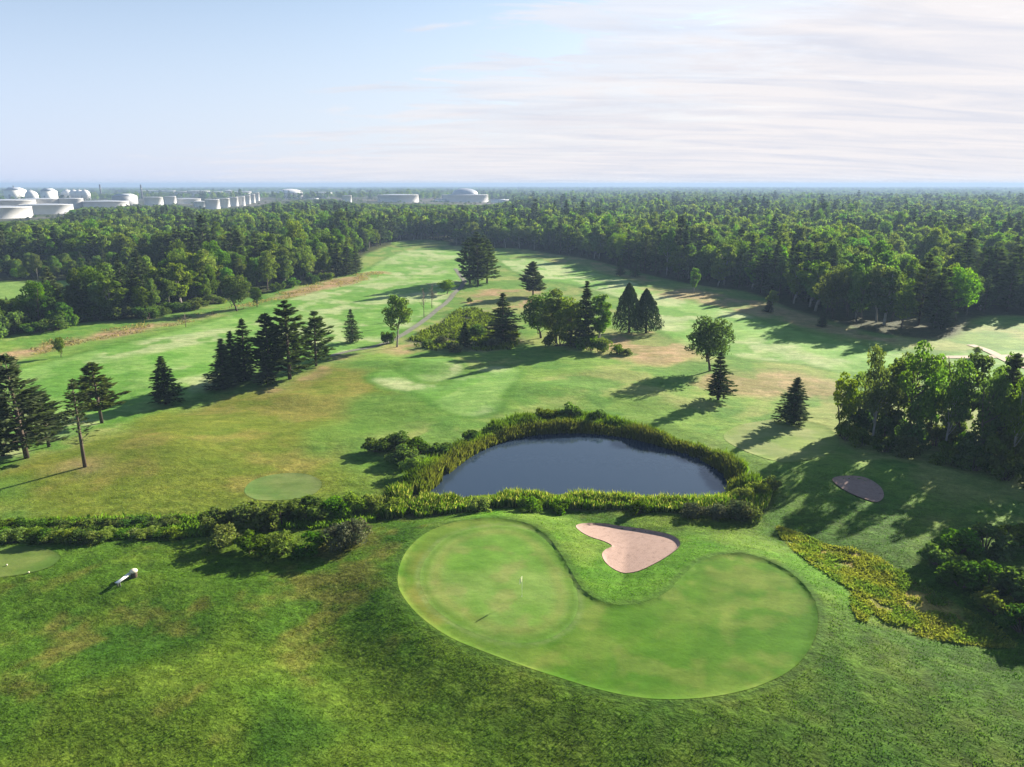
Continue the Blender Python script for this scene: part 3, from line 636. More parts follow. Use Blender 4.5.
def conifer_proto(seed, mat, wid=0.42, base=0.07, whorls=24, per=8, kind='spruce', dens=1.0, size=0.017, trunk=M_BARK, power=0.85, bare_low=0.0):
    rg = rs(seed); b = MB(); t = MB(); r0 = 0.014
    t.tube([(0, 0, -0.02), (0, 0, 0.3), (0, 0, 0.7), (0, 0, 0.985)], [r0 * 1.25, r0, r0 * 0.55, r0 * 0.1], 7)
    cs, us, vs_, cl = [], [], [], []
    for i in range(whorls):
        f = (i + rg.uniform(-0.3, 0.3)) / (whorls - 1); f = min(max(f, 0), 1)
        z = base + (0.985 - base) * f
        prof = (1 - f) ** power * (0.80 + 0.2 * min(1, f * 6)) + 0.015
        if kind == 'pine': prof = ((1 - f) ** 0.7) * (0.62 + 0.38 * min(1, f * 4)) * rg.uniform(0.65, 1.12) + 0.02
        np_ = per + (rg.rand() > 0.5)
        a0 = rg.uniform(0, 6.28)
        for k in range(np_):
            a = a0 + 2 * math.pi * k / np_ + rg.normal() * 0.2
            ln = wid / 2 * prof * rg.uniform(0.58, 1.18) * (1 + 0.16 * math.sin(a + seed * 1.7 + f * 4))
            if kind == 'spruce': dz0, dz1 = rg.uniform(-0.25, 0.05) + 0.5 * f * f, 0.16
            else: dz0, dz1 = rg.uniform(-0.02, 0.28) + 0.3 * f, 0.06
            m = max(3, int((5 + 26 * ln / (wid / 2)) * dens))
            if f < bare_low: m = max(1, int(m * 0.25))
            tt = rg.uniform(0.18 if kind == 'spruce' else 0.35, 1.0, m)
            ca, sa = math.cos(a), math.sin(a)
            side = rg.normal(size=m) * ln * 0.17 * (1.1 - tt * 0.7)
            x = ca * ln * tt - sa * side; y = sa * ln * tt + ca * side
            zz_ = z + ln * (dz0 * tt + dz1 * tt * tt) - np.abs(side) * 0.25 + rg.normal(size=m) * 0.006 + (0.018 * rg.rand(m) if kind == 'pine' else 0)
            ad = a + np.sign(side) * rg.uniform(0.25, 0.75, m)
            s = size * rg.uniform(0.7, 1.35, m) * (1.0 if kind == 'spruce' else 1.1)
            u = np.stack([np.cos(ad), np.sin(ad), rg.uniform(-0.35, 0.25, m) + (0.25 if kind == 'pine' else 0)], 1) * s[:, None] * 1.5
            tilt = rg.normal(size=m) * 0.55
            v = np.stack([-np.sin(ad) * np.cos(tilt), np.cos(ad) * np.cos(tilt), np.sin(tilt)], 1) * s[:, None] * 0.55
            cs.append(np.stack([x, y, zz_], 1)); us.append(u); vs_.append(v)
            tb = rg.uniform(0.75, 1.25) * rg.uniform(0.7, 1.3, m) * (1 + 0.35 * (tt > 0.82)); cl.append(np.stack([tb * 1.03, tb, tb * rg.uniform(0.8, 1.15, m)], 1))
            if k % 2 == 0 or dens < 0.6:
                t.tube([(0, 0, z), (ca * ln * 0.5, sa * ln * 0.5, z + ln * (dz0 * .5 + dz1 * .25)), (ca * ln * 0.92, sa * ln * 0.92, z + ln * (dz0 * .92 + dz1 * .85))], [r0 * 0.22, r0 * 0.15, r0 * 0.05], 3, False)
    b.leaves(np.concatenate(cs), np.concatenate(us), np.concatenate(vs_), np.concatenate(cl))
    return b.mesh('crown', mat), t.mesh('trunk', trunk, True)
def cedar_proto(seed, mat, wid=0.72, nleaf=6500):
    rg = rs(seed)
    f = rg.uniform(0, 1, nleaf) ** 0.8; a = rg.uniform(0, 6.28, nleaf)
    prof = np.where(f < 0.22, 0.80 + 0.2 * np.sin(f / 0.22 * 1.57), ((1 - f) / 0.78) ** 0.72)
    lump = 1 + 0.10 * np.sin(a * 3 + f * 11 + seed) + 0.09 * np.sin(a * 7 - f * 17) + 0.05 * np.sin(f * 40 + a * 3)
    r = wid / 2 * prof * lump * rg.uniform(0.60, 1.12, nleaf) ** 0.5
    z = 0.07 + 0.93 * f + rg.normal(size=nleaf) * 0.012
    c = np.stack([np.cos(a) * r, np.sin(a) * r, z], 1)
    nrm = unit(np.stack([np.cos(a), np.sin(a), np.full(nleaf, 0.35)], 1) + rg.normal(size=(nleaf, 3)) * 0.55)
    up = unit(np.array([0, 0, 1.0]) - nrm * nrm[:, 2:3]); sd_ = np.cross(nrm, up)
    s = 0.017 * rg.uniform(0.7, 1.4, nleaf)
    tb = rg.uniform(0.75, 1.25, nleaf)
    b = MB(); b.leaves(c, (up + sd_ * rg.normal(size=(nleaf, 1)) * 0.4) * s[:, None] * 1.3, sd_ * s[:, None] * 0.6, np.stack([tb, tb, tb], 1))
    t = MB(); t.tube([(0, 0, -0.02), (0.004, 0, 0.3), (0, 0, 0.8)], [0.03, 0.024, 0.006], 7)
    return b.mesh('crown', mat), t.mesh('trunk', M_BARK, True)
def bush_proto(seed, mat, nclump=16, nleaf=1500, size=0.05, flat=0.75):
    rg = rs(seed)
    a = rg.uniform(0, 6.28, nclump); r = np.sqrt(rg.rand(nclump)) * 0.42
    C = np.stack([np.cos(a) * r, np.sin(a) * r, rg.uniform(0.2, 0.8, nclump) * (1 - r * 1.1)], 1)
    R = rg.uniform(0.13, 0.24, nclump)
    ci = rg.choice(nclump, nleaf, p=R ** 2 / (R ** 2).sum())
    d = unit(rg.normal(size=(nleaf, 3)) + np.array([0, 0, 0.3]))
    c = C[ci] + d * (R[ci] * rg.uniform(0.2, 1, nleaf) ** 0.4)[:, None]
    c[:, 2] = np.abs(c[:, 2])
    nrm = unit(d * 0.5 + rg.normal(size=(nleaf, 3)) * 0.6 + np.array([0, 0, .2])); s = size * rg.uniform(0.6, 1.4, nleaf)
    u, v = leaf_frame(rg, nrm, s, s * 0.6)
    tb = rg.uniform(0.75, 1.25, nclump)[ci] * rg.uniform(0.75, 1.25, nleaf); ty = rg.uniform(0.9, 1.2, nclump)[ci]
    b = MB(); b.leaves(c, u, v, np.stack([tb * ty, tb, tb * 0.9], 1))
    t = MB()
    for i in range(min(nclump, 9)): t.tube([(C[i][0] * 0.2, C[i][1] * 0.2, -0.03), (C[i][0] * 0.6, C[i][1] * 0.6, C[i][2] * 0.55), tuple(C[i])], [0.018, 0.012, 0.004], 4, False)
    return b.mesh('foliage', mat), t.mesh('stems', M_BARK)
def bare_proto(seed):
    rg = rs(seed); t = MB(); c = MB()
    t.tube([(0, 0, -0.02), (0.01, 0, 0.4), (-0.01, 0.01, 0.97)], [0.018, 0.012, 0.003], 6)
    for i in range(26):
        z = rg.uniform(0.3, 0.95); a = rg.uniform(0, 6.28); l = (1.05 - z) * 0.32 * rg.uniform(0.5, 1.1)
        e = (math.cos(a) * l, math.sin(a) * l, z + l * 1.2); c.tube([(0, 0, z), (e[0] * .5, e[1] * .5, z + l * .5), e], [0.006, 0.004, 0.0015], 4, False)
        for j in range(5):
            q = rg.uniform(0.3, 1); a2 = a + rg.normal() * 0.9; l2 = l * 0.45
            o = (e[0] * q, e[1] * q, z + l * 1.2 * q); c.tube([o, (o[0] + math.cos(a2) * l2, o[1] + math.sin(a2) * l2, o[2] + l2 * .9)], [0.003, 0.001], 3, False)
    return c.mesh('branches', M_TWIG), t.mesh('trunk', M_TWIG, True)

PB = [broad_proto(11, M_BROAD), broad_proto(12, M_BROAD, 0.55, 0.16, 38, shape='cone'), broad_proto(13, M_BROAD, 0.72, 0.22, 40),
      broad_proto(14, M_BROAD, 0.46, 0.14, 34, shape='column', trunk=M_BIRCH), broad_proto(15, M_BROAD, 0.60, 0.28, 26, 3600, open_=0.8, trunk=M_BIRCH), broad_proto(16, M_BROAD, 0.66, 0.12, 44, shape='cone')]
PNW = [broad_proto(91, M_BROAD, 0.56, 0.20, 26, 3300, 0.018, open_=1.0), broad_proto(92, M_BROAD, 0.50, 0.14, 28, 3300, 0.018, shape='cone', open_=0.8), broad_proto(93, M_BROAD, 0.62, 0.22, 26, 3300, 0.018, open_=1.0, trunk=M_BIRCH), broad_proto(94, M_BROAD, 0.44, 0.12, 26, 3000, 0.018, shape='column', open_=0.8)]
PS = [conifer_proto(21, M_SPRUCE, 0.42, 0.07, 24, 7), conifer_proto(22, M_SPRUCE, 0.36, 0.05, 27, 7), conifer_proto(23, M_SPRUCE, 0.50, 0.06, 23, 7, dens=1.1), conifer_proto(24, M_SPRUCE, 0.42, 0.10, 21, 7)]
PP = [conifer_proto(31, M_PINE, 0.62, 0.14, 15, 7, 'pine', 1.7, 0.019), conifer_proto(32, M_PINE, 0.56, 0.22, 14, 7, 'pine', 1.8, 0.019), conifer_proto(33, M_PINE, 0.70, 0.12, 16, 7, 'pine', 1.6, 0.019)]
PSPARSE = conifer_proto(41, M_PINE, 0.44, 0.28, 15, 6, 'pine', 0.75, 0.015, bare_low=0.35)
PC = [cedar_proto(51, M_CEDAR), cedar_proto(52, M_CEDAR, 0.66)]
PROUND = conifer_proto(53, M_PINE, 0.66, 0.16, 20, 9, 'pine', 1.8, 0.020)
PBUSH = [bush_proto(61, M_BUSH), bush_proto(62, M_BUSH, 20, 1700), bush_proto(63, M_BUSH, 12, 1300)]
PLIME = bush_proto(64, M_LIME, 18, 1700, 0.042); PGREY = bush_proto(65, M_GREYLEAF, 18, 1700, 0.04)
PBARE = bare_proto(71)
def width_of(me):
    n = len(me.vertices); a = np.empty(n * 3, np.float32); me.vertices.foreach_get('co', a); a = a.reshape(-1, 3)
    r = np.hypot(a[:, 0], a[:, 1]); return 2 * float(np.percentile(r, 96))
_w = {}
def pw_(p):
    if p[0].name not in _w: _w[p[0].name] = width_of(p[0])
    return _w[p[0].name]

def plant(name, proto, x, y, hgt, wid, label, cat, group=None, rz=None, z=None, parts=('crown', 'trunk'), rng=random.Random(5)):
    k = wid / pw_(proto)
    e = empty(name, (x, y, hz(x, y) if z is None else z), rng.uniform(0, 6.28) if rz is None else rz, (k, k, hgt))
    if name.endswith('tree'): e.rotation_euler[0] = rng.uniform(-.035, .035); e.rotation_euler[1] = rng.uniform(-.035, .035)
    tag(e, label, cat, group)
    obj(parts[0], proto[0], e); obj(parts[1], proto[1], e)
    return e
def tree_at(name, proto, bx, by, ty, wpx, label, cat, group=None, parts=('crown', 'trunk')):
    """foot at (bx,by) of the photograph, top at height ty, crown wpx wide"""
    x, y, z = P(bx, by)
    v = -(ty - 383.5) / F; hgt = H + y * (-SP + v * CP) / (CP + v * SP) - z
    d = proj(x, y, z + hgt * 0.5)[2]
    return plant(name, proto, x, y, hgt, wpx * d / F, label, cat, group, z=z, parts=parts)
placed = []

# ------------------------------------------------------------------ single trees on the course
SPR, PIN, BRO, BSH = 'spruce_tree', 'pine_tree', 'broadleaf_tree', 'shrub'
G1 = 'conifers along the fairway edge'
for nm, pr, bx, by, ty, w, lab in [
    (PIN, PP[2], 27, 458, 356, 74, 'largest dark pine with wide layered boughs at the left edge of the picture'),
    (PIN, PP[1], 49, 447, 392, 40, 'smaller pine pressed against the right flank of the big left edge pine'),
    (PIN, PP[0], 3, 456, 398, 44, 'low dark pine half cut off by the left edge beside the big pine'),
    (PIN, PSPARSE, 85, 467, 381, 30, 'thin half bare pine on a long trunk with a narrow shadow'),
    (PIN, PP[1], 102, 423, 363, 44, 'pine with clear trunk standing just behind the half bare pine'),
    (SPR, PS[0], 166, 404, 356, 30, 'small even cone shaped spruce standing alone between the left pines and the cluster'),
    (SPR, PS[1], 224, 389, 339, 30, 'shortest spruce on the left of the close group of three'),
    (SPR, PS[0], 235, 382, 331, 26, 'middle spruce of the close group of three, squeezed between its neighbours'),
    (SPR, PS[2], 245, 380, 319, 36, 'tallest narrow spruce on the right of the close group of three'),
    (PIN, PP[0], 290, 379, 302, 48, 'tallest pine of the central left cluster standing on bare brown ground'),
    (PIN, PP[1], 272, 381, 314, 40, 'pine leaning into the left flank of the tallest pine in the cluster'),
    (SPR, PS[3], 268, 385, 352, 24, 'low young spruce at the foot of the pine cluster'),
    (PIN, PP[2], 316, 366, 312, 40, 'pine with bare lower trunk at the right end of the pine cluster'),
    (SPR, PS[2], 353, 342, 309, 18, 'little lone spruce with a ring of bare ground beside the cart path'),
    (SPR, PS[2], 503, 341, 293, 36, 'broad dark spruce at the edge of the weedy meadow'),
    (SPR, PS[0], 465, 347, 322, 17, 'small dark spruce in the weedy meadow'),
    (PIN, PROUND, 533, 296, 262, 25, 'rounded dark pine behind the broadleaf clump in the middle of the course'),
    (SPR, PS[1], 584, 347, 281, 26, 'tall narrow spruce rising out of the broadleaf clump'),
    (SPR, PS[3], 718, 400, 352, 29, 'spruce with layered boughs in front of the round broadleaf tree'),
    (SPR, PS[0], 793, 423, 377, 32, 'lone spruce in front of the left end of the near right wood'),
    (SPR, PS[0], 620, 276, 257, 11, 'left one of two little spruces before the far right wood'),
    (SPR, PS[2], 635, 277, 259, 11, 'right one of two little spruces before the far right wood'),
    (SPR, PS[1], 822, 327, 308, 10, 'small dark spruce before the tree line right of the shaded fairway'),
    (SPR, PS[1], 768, 312, 298, 10, 'dark young spruce below the yellowish sapling at the right tree line'),
]: tree_at(nm, pr, bx, by, ty, w, lab, 'pine' if nm == PIN else 'spruce', G1)
for bx, by, ty, w, lab in [
    (470, 283, 238, 24, 'left pine of the dense dark clump at the head of the cart path'),
    (478, 286, 233, 27, 'tallest middle pine of the dense dark clump at the head of the cart path'),
    (487, 283, 240, 24, 'right pine of the dense dark clump at the head of the cart path'),
    (482, 280, 236, 24, 'rear pine of the dense dark clump at the head of the cart path')]:
    tree_at(PIN, PP[0], bx, by, ty, w, lab, 'pine', 'pines at the head of the cart path')
for bx, by, ty, w, lab in [
    (338, 276, 243, 16, 'dark spruce at the left end of the short row on the left wood edge'),
    (347, 275, 241, 16, 'dark spruce in the middle of the short row on the left wood edge'),
    (356, 273, 246, 15, 'dark spruce at the right end of the short row on the left wood edge')]:
    tree_at(SPR, PS[2], bx, by, ty, w, lab, 'spruce', 'spruces on the left wood edge')
tree_at('cedar_tree', PC[0], 629, 333, 284, 32, 'larger left cedar of the dense dark pair on dry ground', 'cedar', 'pair of cedars')
tree_at('cedar_tree', PC[1], 646, 333, 290, 31, 'smaller right cedar of the dense dark pair on dry ground', 'cedar', 'pair of cedars')
for pr, bx, by, ty, w, lab in [
    (PB[4], 397, 347, 294, 29, 'open crowned young broadleaf tree with visible trunk by the cart path'),
    (PB[5], 541, 338, 290, 42, 'leftmost tree of the broadleaf clump in the middle of the course'),
    (PB[1], 556, 343, 288, 38, 'second tree of the broadleaf clump in the middle of the course'),
    (PB[5], 570, 346, 294, 36, 'yellowish tree left of the tall spruce in the broadleaf clump'),
    (PB[3], 598, 345, 289, 27, 'light airy broadleaf tree right of the tall spruce'),
    (PB[2], 710, 371, 315, 47, 'round leafy broadleaf tree with dark trunk standing behind a spruce'),
    (PB[0], 237, 311, 273, 30, 'dark round broadleaf tree in front of the left wood edge'),
    (PB[0], 257, 307, 286, 14, 'small round broadleaf tree right of the dark round one at the left wood edge'),
    (PB[0], 61, 357, 336, 11, 'tiny staked sapling with a round crown on the left fairway'),
    (PB[3], 694, 293, 265, 11, 'slim green sapling before the shaded far right wood'),
    (PB[4], 772, 312, 290, 13, 'yellowish sapling above the dark young spruce at the right tree line'),
    (PB[0], 447, 294, 279, 18, 'low round crowned tree beside the head of the cart path'),
]: tree_at(BRO, pr, bx, by, ty, w, lab, 'tree', 'broadleaf trees on the course')
for bx, by, ty, w, lab in [(424, 317, 287, 9, 'left leaning bare tree on the fairway'), (432, 308, 283, 9, 'tallest of the bare trees on the fairway'),
                           (405, 325, 297, 6, 'thin bare pole of a tree just behind the open crowned tree'), (186, 327, 313, 9, 'dead little tree on the left fairway near the dry strip')]:
    tree_at('bare_tree', PBARE, bx, by, ty, w, lab, 'bare tree', 'bare trees on the fairway', parts=('branches', 'trunk'))

# near right wood
rg = random.Random(8)
NW = [(840, 436, 374, 26), (853, 430, 361, 34), (872, 442, 352, 40), (889, 434, 343, 40), (908, 447, 345, 44), (926, 438, 354, 34), (944, 452, 347, 40), (961, 442, 344, 42), (980, 462, 362, 34), (992, 450, 349, 38),
      (1010, 468, 356, 38), (1026, 458, 350, 44), (1046, 480, 352, 48), (1080, 486, 345, 56), (1122, 494, 348, 60), (1165, 505, 340, 64), (898, 426, 358, 30), (935, 428, 362, 30), (1000, 437, 366, 36), (866, 424, 366, 26)]
for i, (bx, by, ty, w) in enumerate(NW):
    pr = PNW[i % 4]
    nm = BRO
    tree_at(nm, pr, bx, by, ty + rg.uniform(-7, 9), w * 0.92, 'tall broadleaf tree in the near wood on the right, its shadow reaching the small bunker', 'tree', 'trees of the near right wood')
tree_at(PIN, PP[1], 1000, 455, 355, 40, 'brownish thin pine among the broadleaf trees of the near right wood', 'pine', 'pines in the near right wood')
UB = 'undergrowth bushes below the near right wood'
for bx, by, ty, w in [(860, 432, 404, 28), (898, 436, 404, 30), (936, 446, 412, 30), (972, 452, 412, 32), (1006, 464, 418, 36), (920, 424, 400, 28), (988, 440, 410, 30), (872, 428, 398, 28), (884, 440, 410, 28), (912, 448, 414, 30), (950, 436, 404, 30), (966, 460, 424, 32), (1020, 456, 412, 34), (990, 470, 430, 32), (845, 440, 412, 26), (862, 446, 424, 26), (884, 452, 428, 30), (905, 456, 430, 28), (940, 462, 436, 30), (972, 470, 440, 34), (1005, 480, 446, 36), (1040, 488, 450, 40)]:
    tree_at(BSH, PBUSH[rg.randrange(3)], bx, by, ty, w, 'dark leafy bush under the trees of the near right wood', 'bush', UB, ('foliage', 'stems'))
tree_at(BRO, PB[0], 976, 357, 346, 8, 'tiny round sapling on the bright strip beyond the near right wood', 'tree', 'broadleaf trees on the course')

# ------------------------------------------------------------------ bushes
def bushes(lst, group, proto=None):
    for i, q in enumerate(lst):
        bx, by, ty, w, lab = q[:5]; pr = q[5] if len(q) > 5 else (proto or PBUSH)[i % len(proto or PBUSH)]
        tree_at(BSH, pr, bx, by, ty, w, lab, 'bush', group, ('foliage', 'stems'))
bushes([(388, 344, 324, 15, 'bright round bush beside the open crowned young tree'), (477, 336, 321, 17, 'round dark bush in the weedy meadow'),
        (604, 352, 333, 20, 'pale bush at the foot of the airy tree', PLIME), (616, 354, 342, 18, 'low bush trailing off to the right of the broadleaf clump', PLIME),
        (626, 355, 347, 14, 'lowest bush at the right tip of the broadleaf clump', PBUSH[1]), (560, 346, 325, 34, 'dark bush under the broadleaf clump'), (590, 350, 328, 26, 'dark bush below the tall narrow spruce'),
        (440, 344, 332, 15, 'pale weedy bush in the left of the meadow', PGREY), (455, 352, 338, 18, 'pale weedy bush in the front of the meadow', PGREY), (490, 347, 336, 18, 'pale weedy bush beside the broad dark spruce', PGREY),
        (428, 347, 337, 13, 'small weedy bush at the left tip of the meadow', PLIME), (470, 302, 296, 7, 'small reddish round bush beside the head of the cart path')], 'bushes on the course')
bushes([(378, 452, 432, 34, 'leftmost bush of the dark thicket left of the pond'), (398, 449, 428, 32, 'second bush of the dark thicket left of the pond'), (418, 455, 432, 34, 'third bush of the dark thicket left of the pond'),
        (436, 457, 436, 30, 'rightmost bush of the dark thicket left of the pond'), (404, 463, 443, 34, 'front bush of the dark thicket left of the pond'), (412, 474, 452, 24, 'bright green round bush in front of the dark thicket', PLIME)], 'thicket left of the pond')
hd = []
rg = random.Random(4)
for i in range(14):
    x = -6 + i * 13.6 + rg.uniform(-3, 3)
    hd.append((x, 530 - 0.02 * x + rg.uniform(-2, 2), 516 + rg.uniform(-2, 3), 27, 'bush in the rear row of the low hedge along the ditch', PBUSH[i % 3]))
    hd.append((x + 6, 543 - 0.03 * x + rg.uniform(-2, 1), 527 + rg.uniform(-2, 3), 26, 'light green bush in the front row of the low hedge along the ditch', PLIME if i % 3 else PBUSH[1]))
bushes(hd, 'low hedge along the ditch')
bushes([(220, 528, 498, 42, 'large dark bush at the left end of the big ditch thicket'), (250, 527, 496, 44, 'second dark bush from the left in the big ditch thicket'), (282, 525, 495, 44, 'third dark bush from the left in the big ditch thicket'),
        (312, 520, 489, 46, 'tallest dark bush in the big ditch thicket below the oval tee'), (335, 518, 492, 34, 'bush at the right end of the big ditch thicket'),
        (222, 546, 522, 36, 'bright bush at the left of the front ditch row', PLIME), (250, 552, 526, 40, 'second bright bush of the front ditch row', PBUSH[0]), (280, 555, 530, 38, 'third bush of the front ditch row', PLIME),
        (308, 552, 528, 36, 'fourth bush of the front ditch row', PBUSH[2]), (338, 548, 515, 38, 'greyish silver leaved bush at the right end of the front ditch row', PGREY), (358, 543, 513, 32, 'small greyish bush beside the silver leaved bush', PGREY),
        (352, 515, 490, 30, 'lime green bush between the ditch thicket and the reeds', PLIME), (372, 512, 488, 28, 'lime green bush touching the left end of the reeds', PLIME), (392, 514, 495, 26, 'yellow green bush in front of the left reeds', PLIME)], 'bushes along the ditch')
bushes([(742, 502, 483, 26, 'lime green bush at the right tip of the pond', PLIME), (758, 496, 478, 24, 'bright bush behind the right tip of the pond', PLIME), (735, 518, 492, 34, 'pale bush at the right front corner of the pond', PGREY), (716, 518, 497, 28, 'pale bush left of the front corner bush', PGREY),
        (748, 518, 497, 26, 'green bush right of the front corner bush', PBUSH[0]), (770, 490, 474, 22, 'small green bush on the bank toward the shaded green', PBUSH[1]), (690, 517, 497, 26, 'pale feathery bush on the front bank of the pond', PGREY),
        (640, 514, 497, 22, 'low green bush in the middle of the front bank', PBUSH[2]), (560, 511, 494, 24, 'rounded green bush on the front bank left of the bunker', PBUSH[0]), (530, 511, 493, 24, 'rounded green bush in the front bank reeds', PBUSH[1]), (480, 512, 494, 24, 'green bush at the left of the front bank', PLIME),
        (570, 420, 400, 26, 'dark bush on the far bank behind the reeds', PBUSH[1]), (545, 421, 402, 24, 'dark bush left of the far bank bush', PBUSH[0]), (600, 423, 406, 24, 'dark bush right of the far bank bush', PBUSH[2]), (470, 443, 424, 20, 'green bush at the upper left of the reeds', PBUSH[0])], 'bushes round the pond')
bushes([(938, 566, 540, 42, 'leftmost bush of the dark thicket at the right edge'), (958, 552, 525, 46, 'rear left bush of the dark thicket at the right edge'), (985, 550, 520, 50, 'rear middle bush of the dark thicket at the right edge'), (1015, 548, 518, 50, 'rear right bush of the dark thicket at the right edge'),
        (962, 586, 556, 46, 'front left bush of the dark thicket at the right edge'), (988, 590, 556, 52, 'middle bush of the dark thicket at the right edge'), (994, 614, 584, 48, 'lower front bush of the dark thicket at the right edge'), (1022, 602, 562, 56, 'right bush of the dark thicket at the right edge'),
        (1024, 634, 600, 50, 'lowest bush of the dark thicket at the right edge'), (1050, 630, 585, 60, 'bush cut off by the frame in the dark thicket at the right edge')], 'thicket at the right edge')
wl = []
rg = random.Random(14)
for i, (bx, by, ty, w) in enumerate([(0, 335, 300, 40), (18, 331, 308, 26), (-18, 340, 305, 40), (34, 333, 316, 26), (55, 330, 313, 32), (64, 326, 296, 30), (40, 318, 288, 26), (52, 314, 276, 26), (85, 318, 286, 32), (98, 319, 292, 34), (75, 308, 284, 26), (120, 318, 296, 34), (140, 317, 298, 34), (158, 315, 303, 26), (150, 319, 305, 20),
                                     (172, 312, 296, 30), (196, 309, 296, 26), (214, 304, 292, 24), (278, 291, 278, 18), (292, 287, 276, 18), (310, 283, 270, 18), (326, 280, 268, 16)]):
    wl.append((bx, by, ty, w, 'leafy bush on the edge of the left wood behind the dry grass strip'))
bushes(wl, 'bushes along the left wood edge')

# ------------------------------------------------------------------ reeds and tall grass (nobody could count them)
def blades(name, poly_test, n, box, hfun, colfun, mat, label, cat, wid=(0.05, 0.11), lean=0.22, seed=5):
    rg = rs(seed); x = rg.uniform(box[0], box[2], n * 4); y = rg.uniform(box[1], box[3], n * 4)
    k = poly_test(x, y); x = x[k][:n]; y = y[k][:n]; m = len(x)
    z = height(x, y); h = hfun(x, y, rg, m); a = rg.uniform(0, math.pi, m); w = rg.uniform(wid[0], wid[1], m)
    lx = rg.normal(size=m) * lean * h; ly = rg.normal(size=m) * lean * h
    bx_ = np.cos(a) * w; by_ = np.sin(a) * w
    p0 = np.stack([x - bx_ * .6, y - by_ * .6, z - 0.05], 1); p1 = np.stack([x + bx_ * .6, y + by_ * .6, z - 0.05], 1)
    p2 = np.stack([x + lx * .4 + bx_, y + ly * .4 + by_, z + h * .62], 1); p3 = np.stack([x + lx * .4 - bx_, y + ly * .4 - by_, z + h * .62], 1)
    p4 = np.stack([x + lx, y + ly, z + h], 1)
    V = np.stack([p0, p1, p2, p3, p4], 1).reshape(-1, 3); i = np.arange(m)[:, None] * 5
    f4 = i + np.array([[0, 1, 2, 3]]); f3 = i + np.array([[3, 2, 4]])
    c = colfun(x, y, rg, m); cc = np.repeat(c, 5, 0)
    return tag(obj(name, mesh_np(name, V, [f4, f3], [mat], {'tint': cc})), label, cat, kind='stuff')
pb = np.asarray(BANK); bb = (*pb.min(0), *pb.max(0))
def reed_t(x, y): return (sdf(BANK, x, y, 6) < 0.3) & (sdf(POND, x, y, 6) > -0.1) & (vnoise(x / 1.6, y / 1.6, 9) > 0.16)
cyP = np.asarray(POND)[:, 1].mean()
def south(x, y): return sstep(3, -8, y - (cyP - 6)) 
def reed_h(x, y, rg, m):
    s = south(x, y); return (1.5 - 0.35 * s) * rg.uniform(0.7, 1.2, m) * (0.45 + 0.95 * vnoise(x / 3, y / 3, 4))
def reed_c(x, y, rg, m):
    d = sdf(POND, x, y, 10); k = np.clip(1 - sstep(0.5, 3.2, d) * 0.9 + rg.normal(size=m) * .15, 0, 1)[:, None]
    s = south(x, y)[:, None]
    g = np.array([[0.72, 0.98, 0.55]]) * (0.55 + 0.7 * vnoise(x / 2.5, y / 2.5, 14))[:, None]; br = np.array([[0.80, 0.68, 0.70]])
    c = g + (br - g) * k * (1 - 0.75 * s)
    c = np.where((s > 0.5) & (rg.rand(m, 1) > 0.72), np.array([[2.1, 1.75, 2.2]]), c)
    return c * rg.uniform(0.7, 1.3, (m, 1))
blades('reeds', reed_t, 30000, bb, reed_h, reed_c, M_REED, 'reeds and cattails fringing the pond', 'reeds')
ps = np.asarray(SHAGGY); sb = (*ps.min(0), *ps.max(0))
def sh_c(x, y, rg, m):
    g = sstep(0.35, 0.65, fbm(x / 2.6, y / 2.6, 44, 3))[:, None]; c = np.array([[0.55, 0.95, 0.5]]) + (np.array([[0.98, 1.10, 0.7]]) - np.array([[0.55, 0.95, 0.5]])) * g
    return c * rg.uniform(0.7, 1.3, (m, 1))
blades('tall_grass', lambda x, y: (sdf(SHAGGY, x, y, 5) < 0) & (fbm(x / 2.2, y / 2.2, 19, 2) > 0.30), 13000, sb, lambda x, y, rg, m: 0.30 * rg.uniform(0.4, 1.2, m) * (0.4 + 1.1 * vnoise(x / 1.8, y / 1.8, 6)), sh_c, M_STRAW,
       'shaggy yellow green tall grass patch right of the green', 'tall grass', (0.04, 0.10), 0.7, 6)
M_TUFT = leaf_mat('rough_grass_blades', (1.0, 1.0, 1.0), 0.45, (1.15, 1.25, 0.7), var=0.0, hue=0.0)
def rough_t(x, y):
    u, v, _ = proj(x, y, 0.5); k = (u > -60) & (u < 1085) & (v < 830) & (v > 470)
    for q, dd in ((COMPLEX, 0.9), (BUNKER, 0.25), (BUNKER2, 0.25), (TEE_L, 0.15), (TEE_M, 0.15), (GREEN_R, 0.2), (BANK, 0.0)): k &= sdf(q, x, y, 3) > dd
    return k & (rs(4).rand(len(x)) < np.clip(95 / np.hypot(x, y) - 0.55, 0.0, 1)) & (fbm(x / 1.3, y / 1.3, 88, 3) > 0.34)
blades('rough_grass', rough_t, 80000, (-75, 38, 80, 110), lambda x, y, rg, m: 0.085 * rg.uniform(0.5, 1.25, m) * (0.6 + 0.8 * vnoise(x / 1.1, y / 1.1, 16)), lambda x, y, rg, m: grass_colour(x, y)[:, :3] * rg.uniform(0.95, 1.7, (m, 1)), M_TUFT,
       'tufted rough grass in front of the green', 'grass', (0.02, 0.05), 0.7, 10)
pm = np.asarray(MEADOW); mb_ = (*pm.min(0), *pm.max(0))
blades('meadow_weeds', lambda x, y: (sdf(MEADOW, x, y, 5) < 0) & (fbm(x / 4, y / 4, 29, 2) > 0.42), 6000, mb_, lambda x, y, rg, m: 0.9 * rg.uniform(0.5, 1.2, m), lambda x, y, rg, m: np.array([[0.42, 0.56, 0.62]]) * rg.uniform(0.5, 1.7, (m, 1)) * (0.6 + 0.8 * vnoise(x / 3, y / 3, 31))[:, None], M_STRAW,
       'pale weeds filling the meadow beside the cart path', 'weeds', (0.12, 0.28), 0.5, 7)
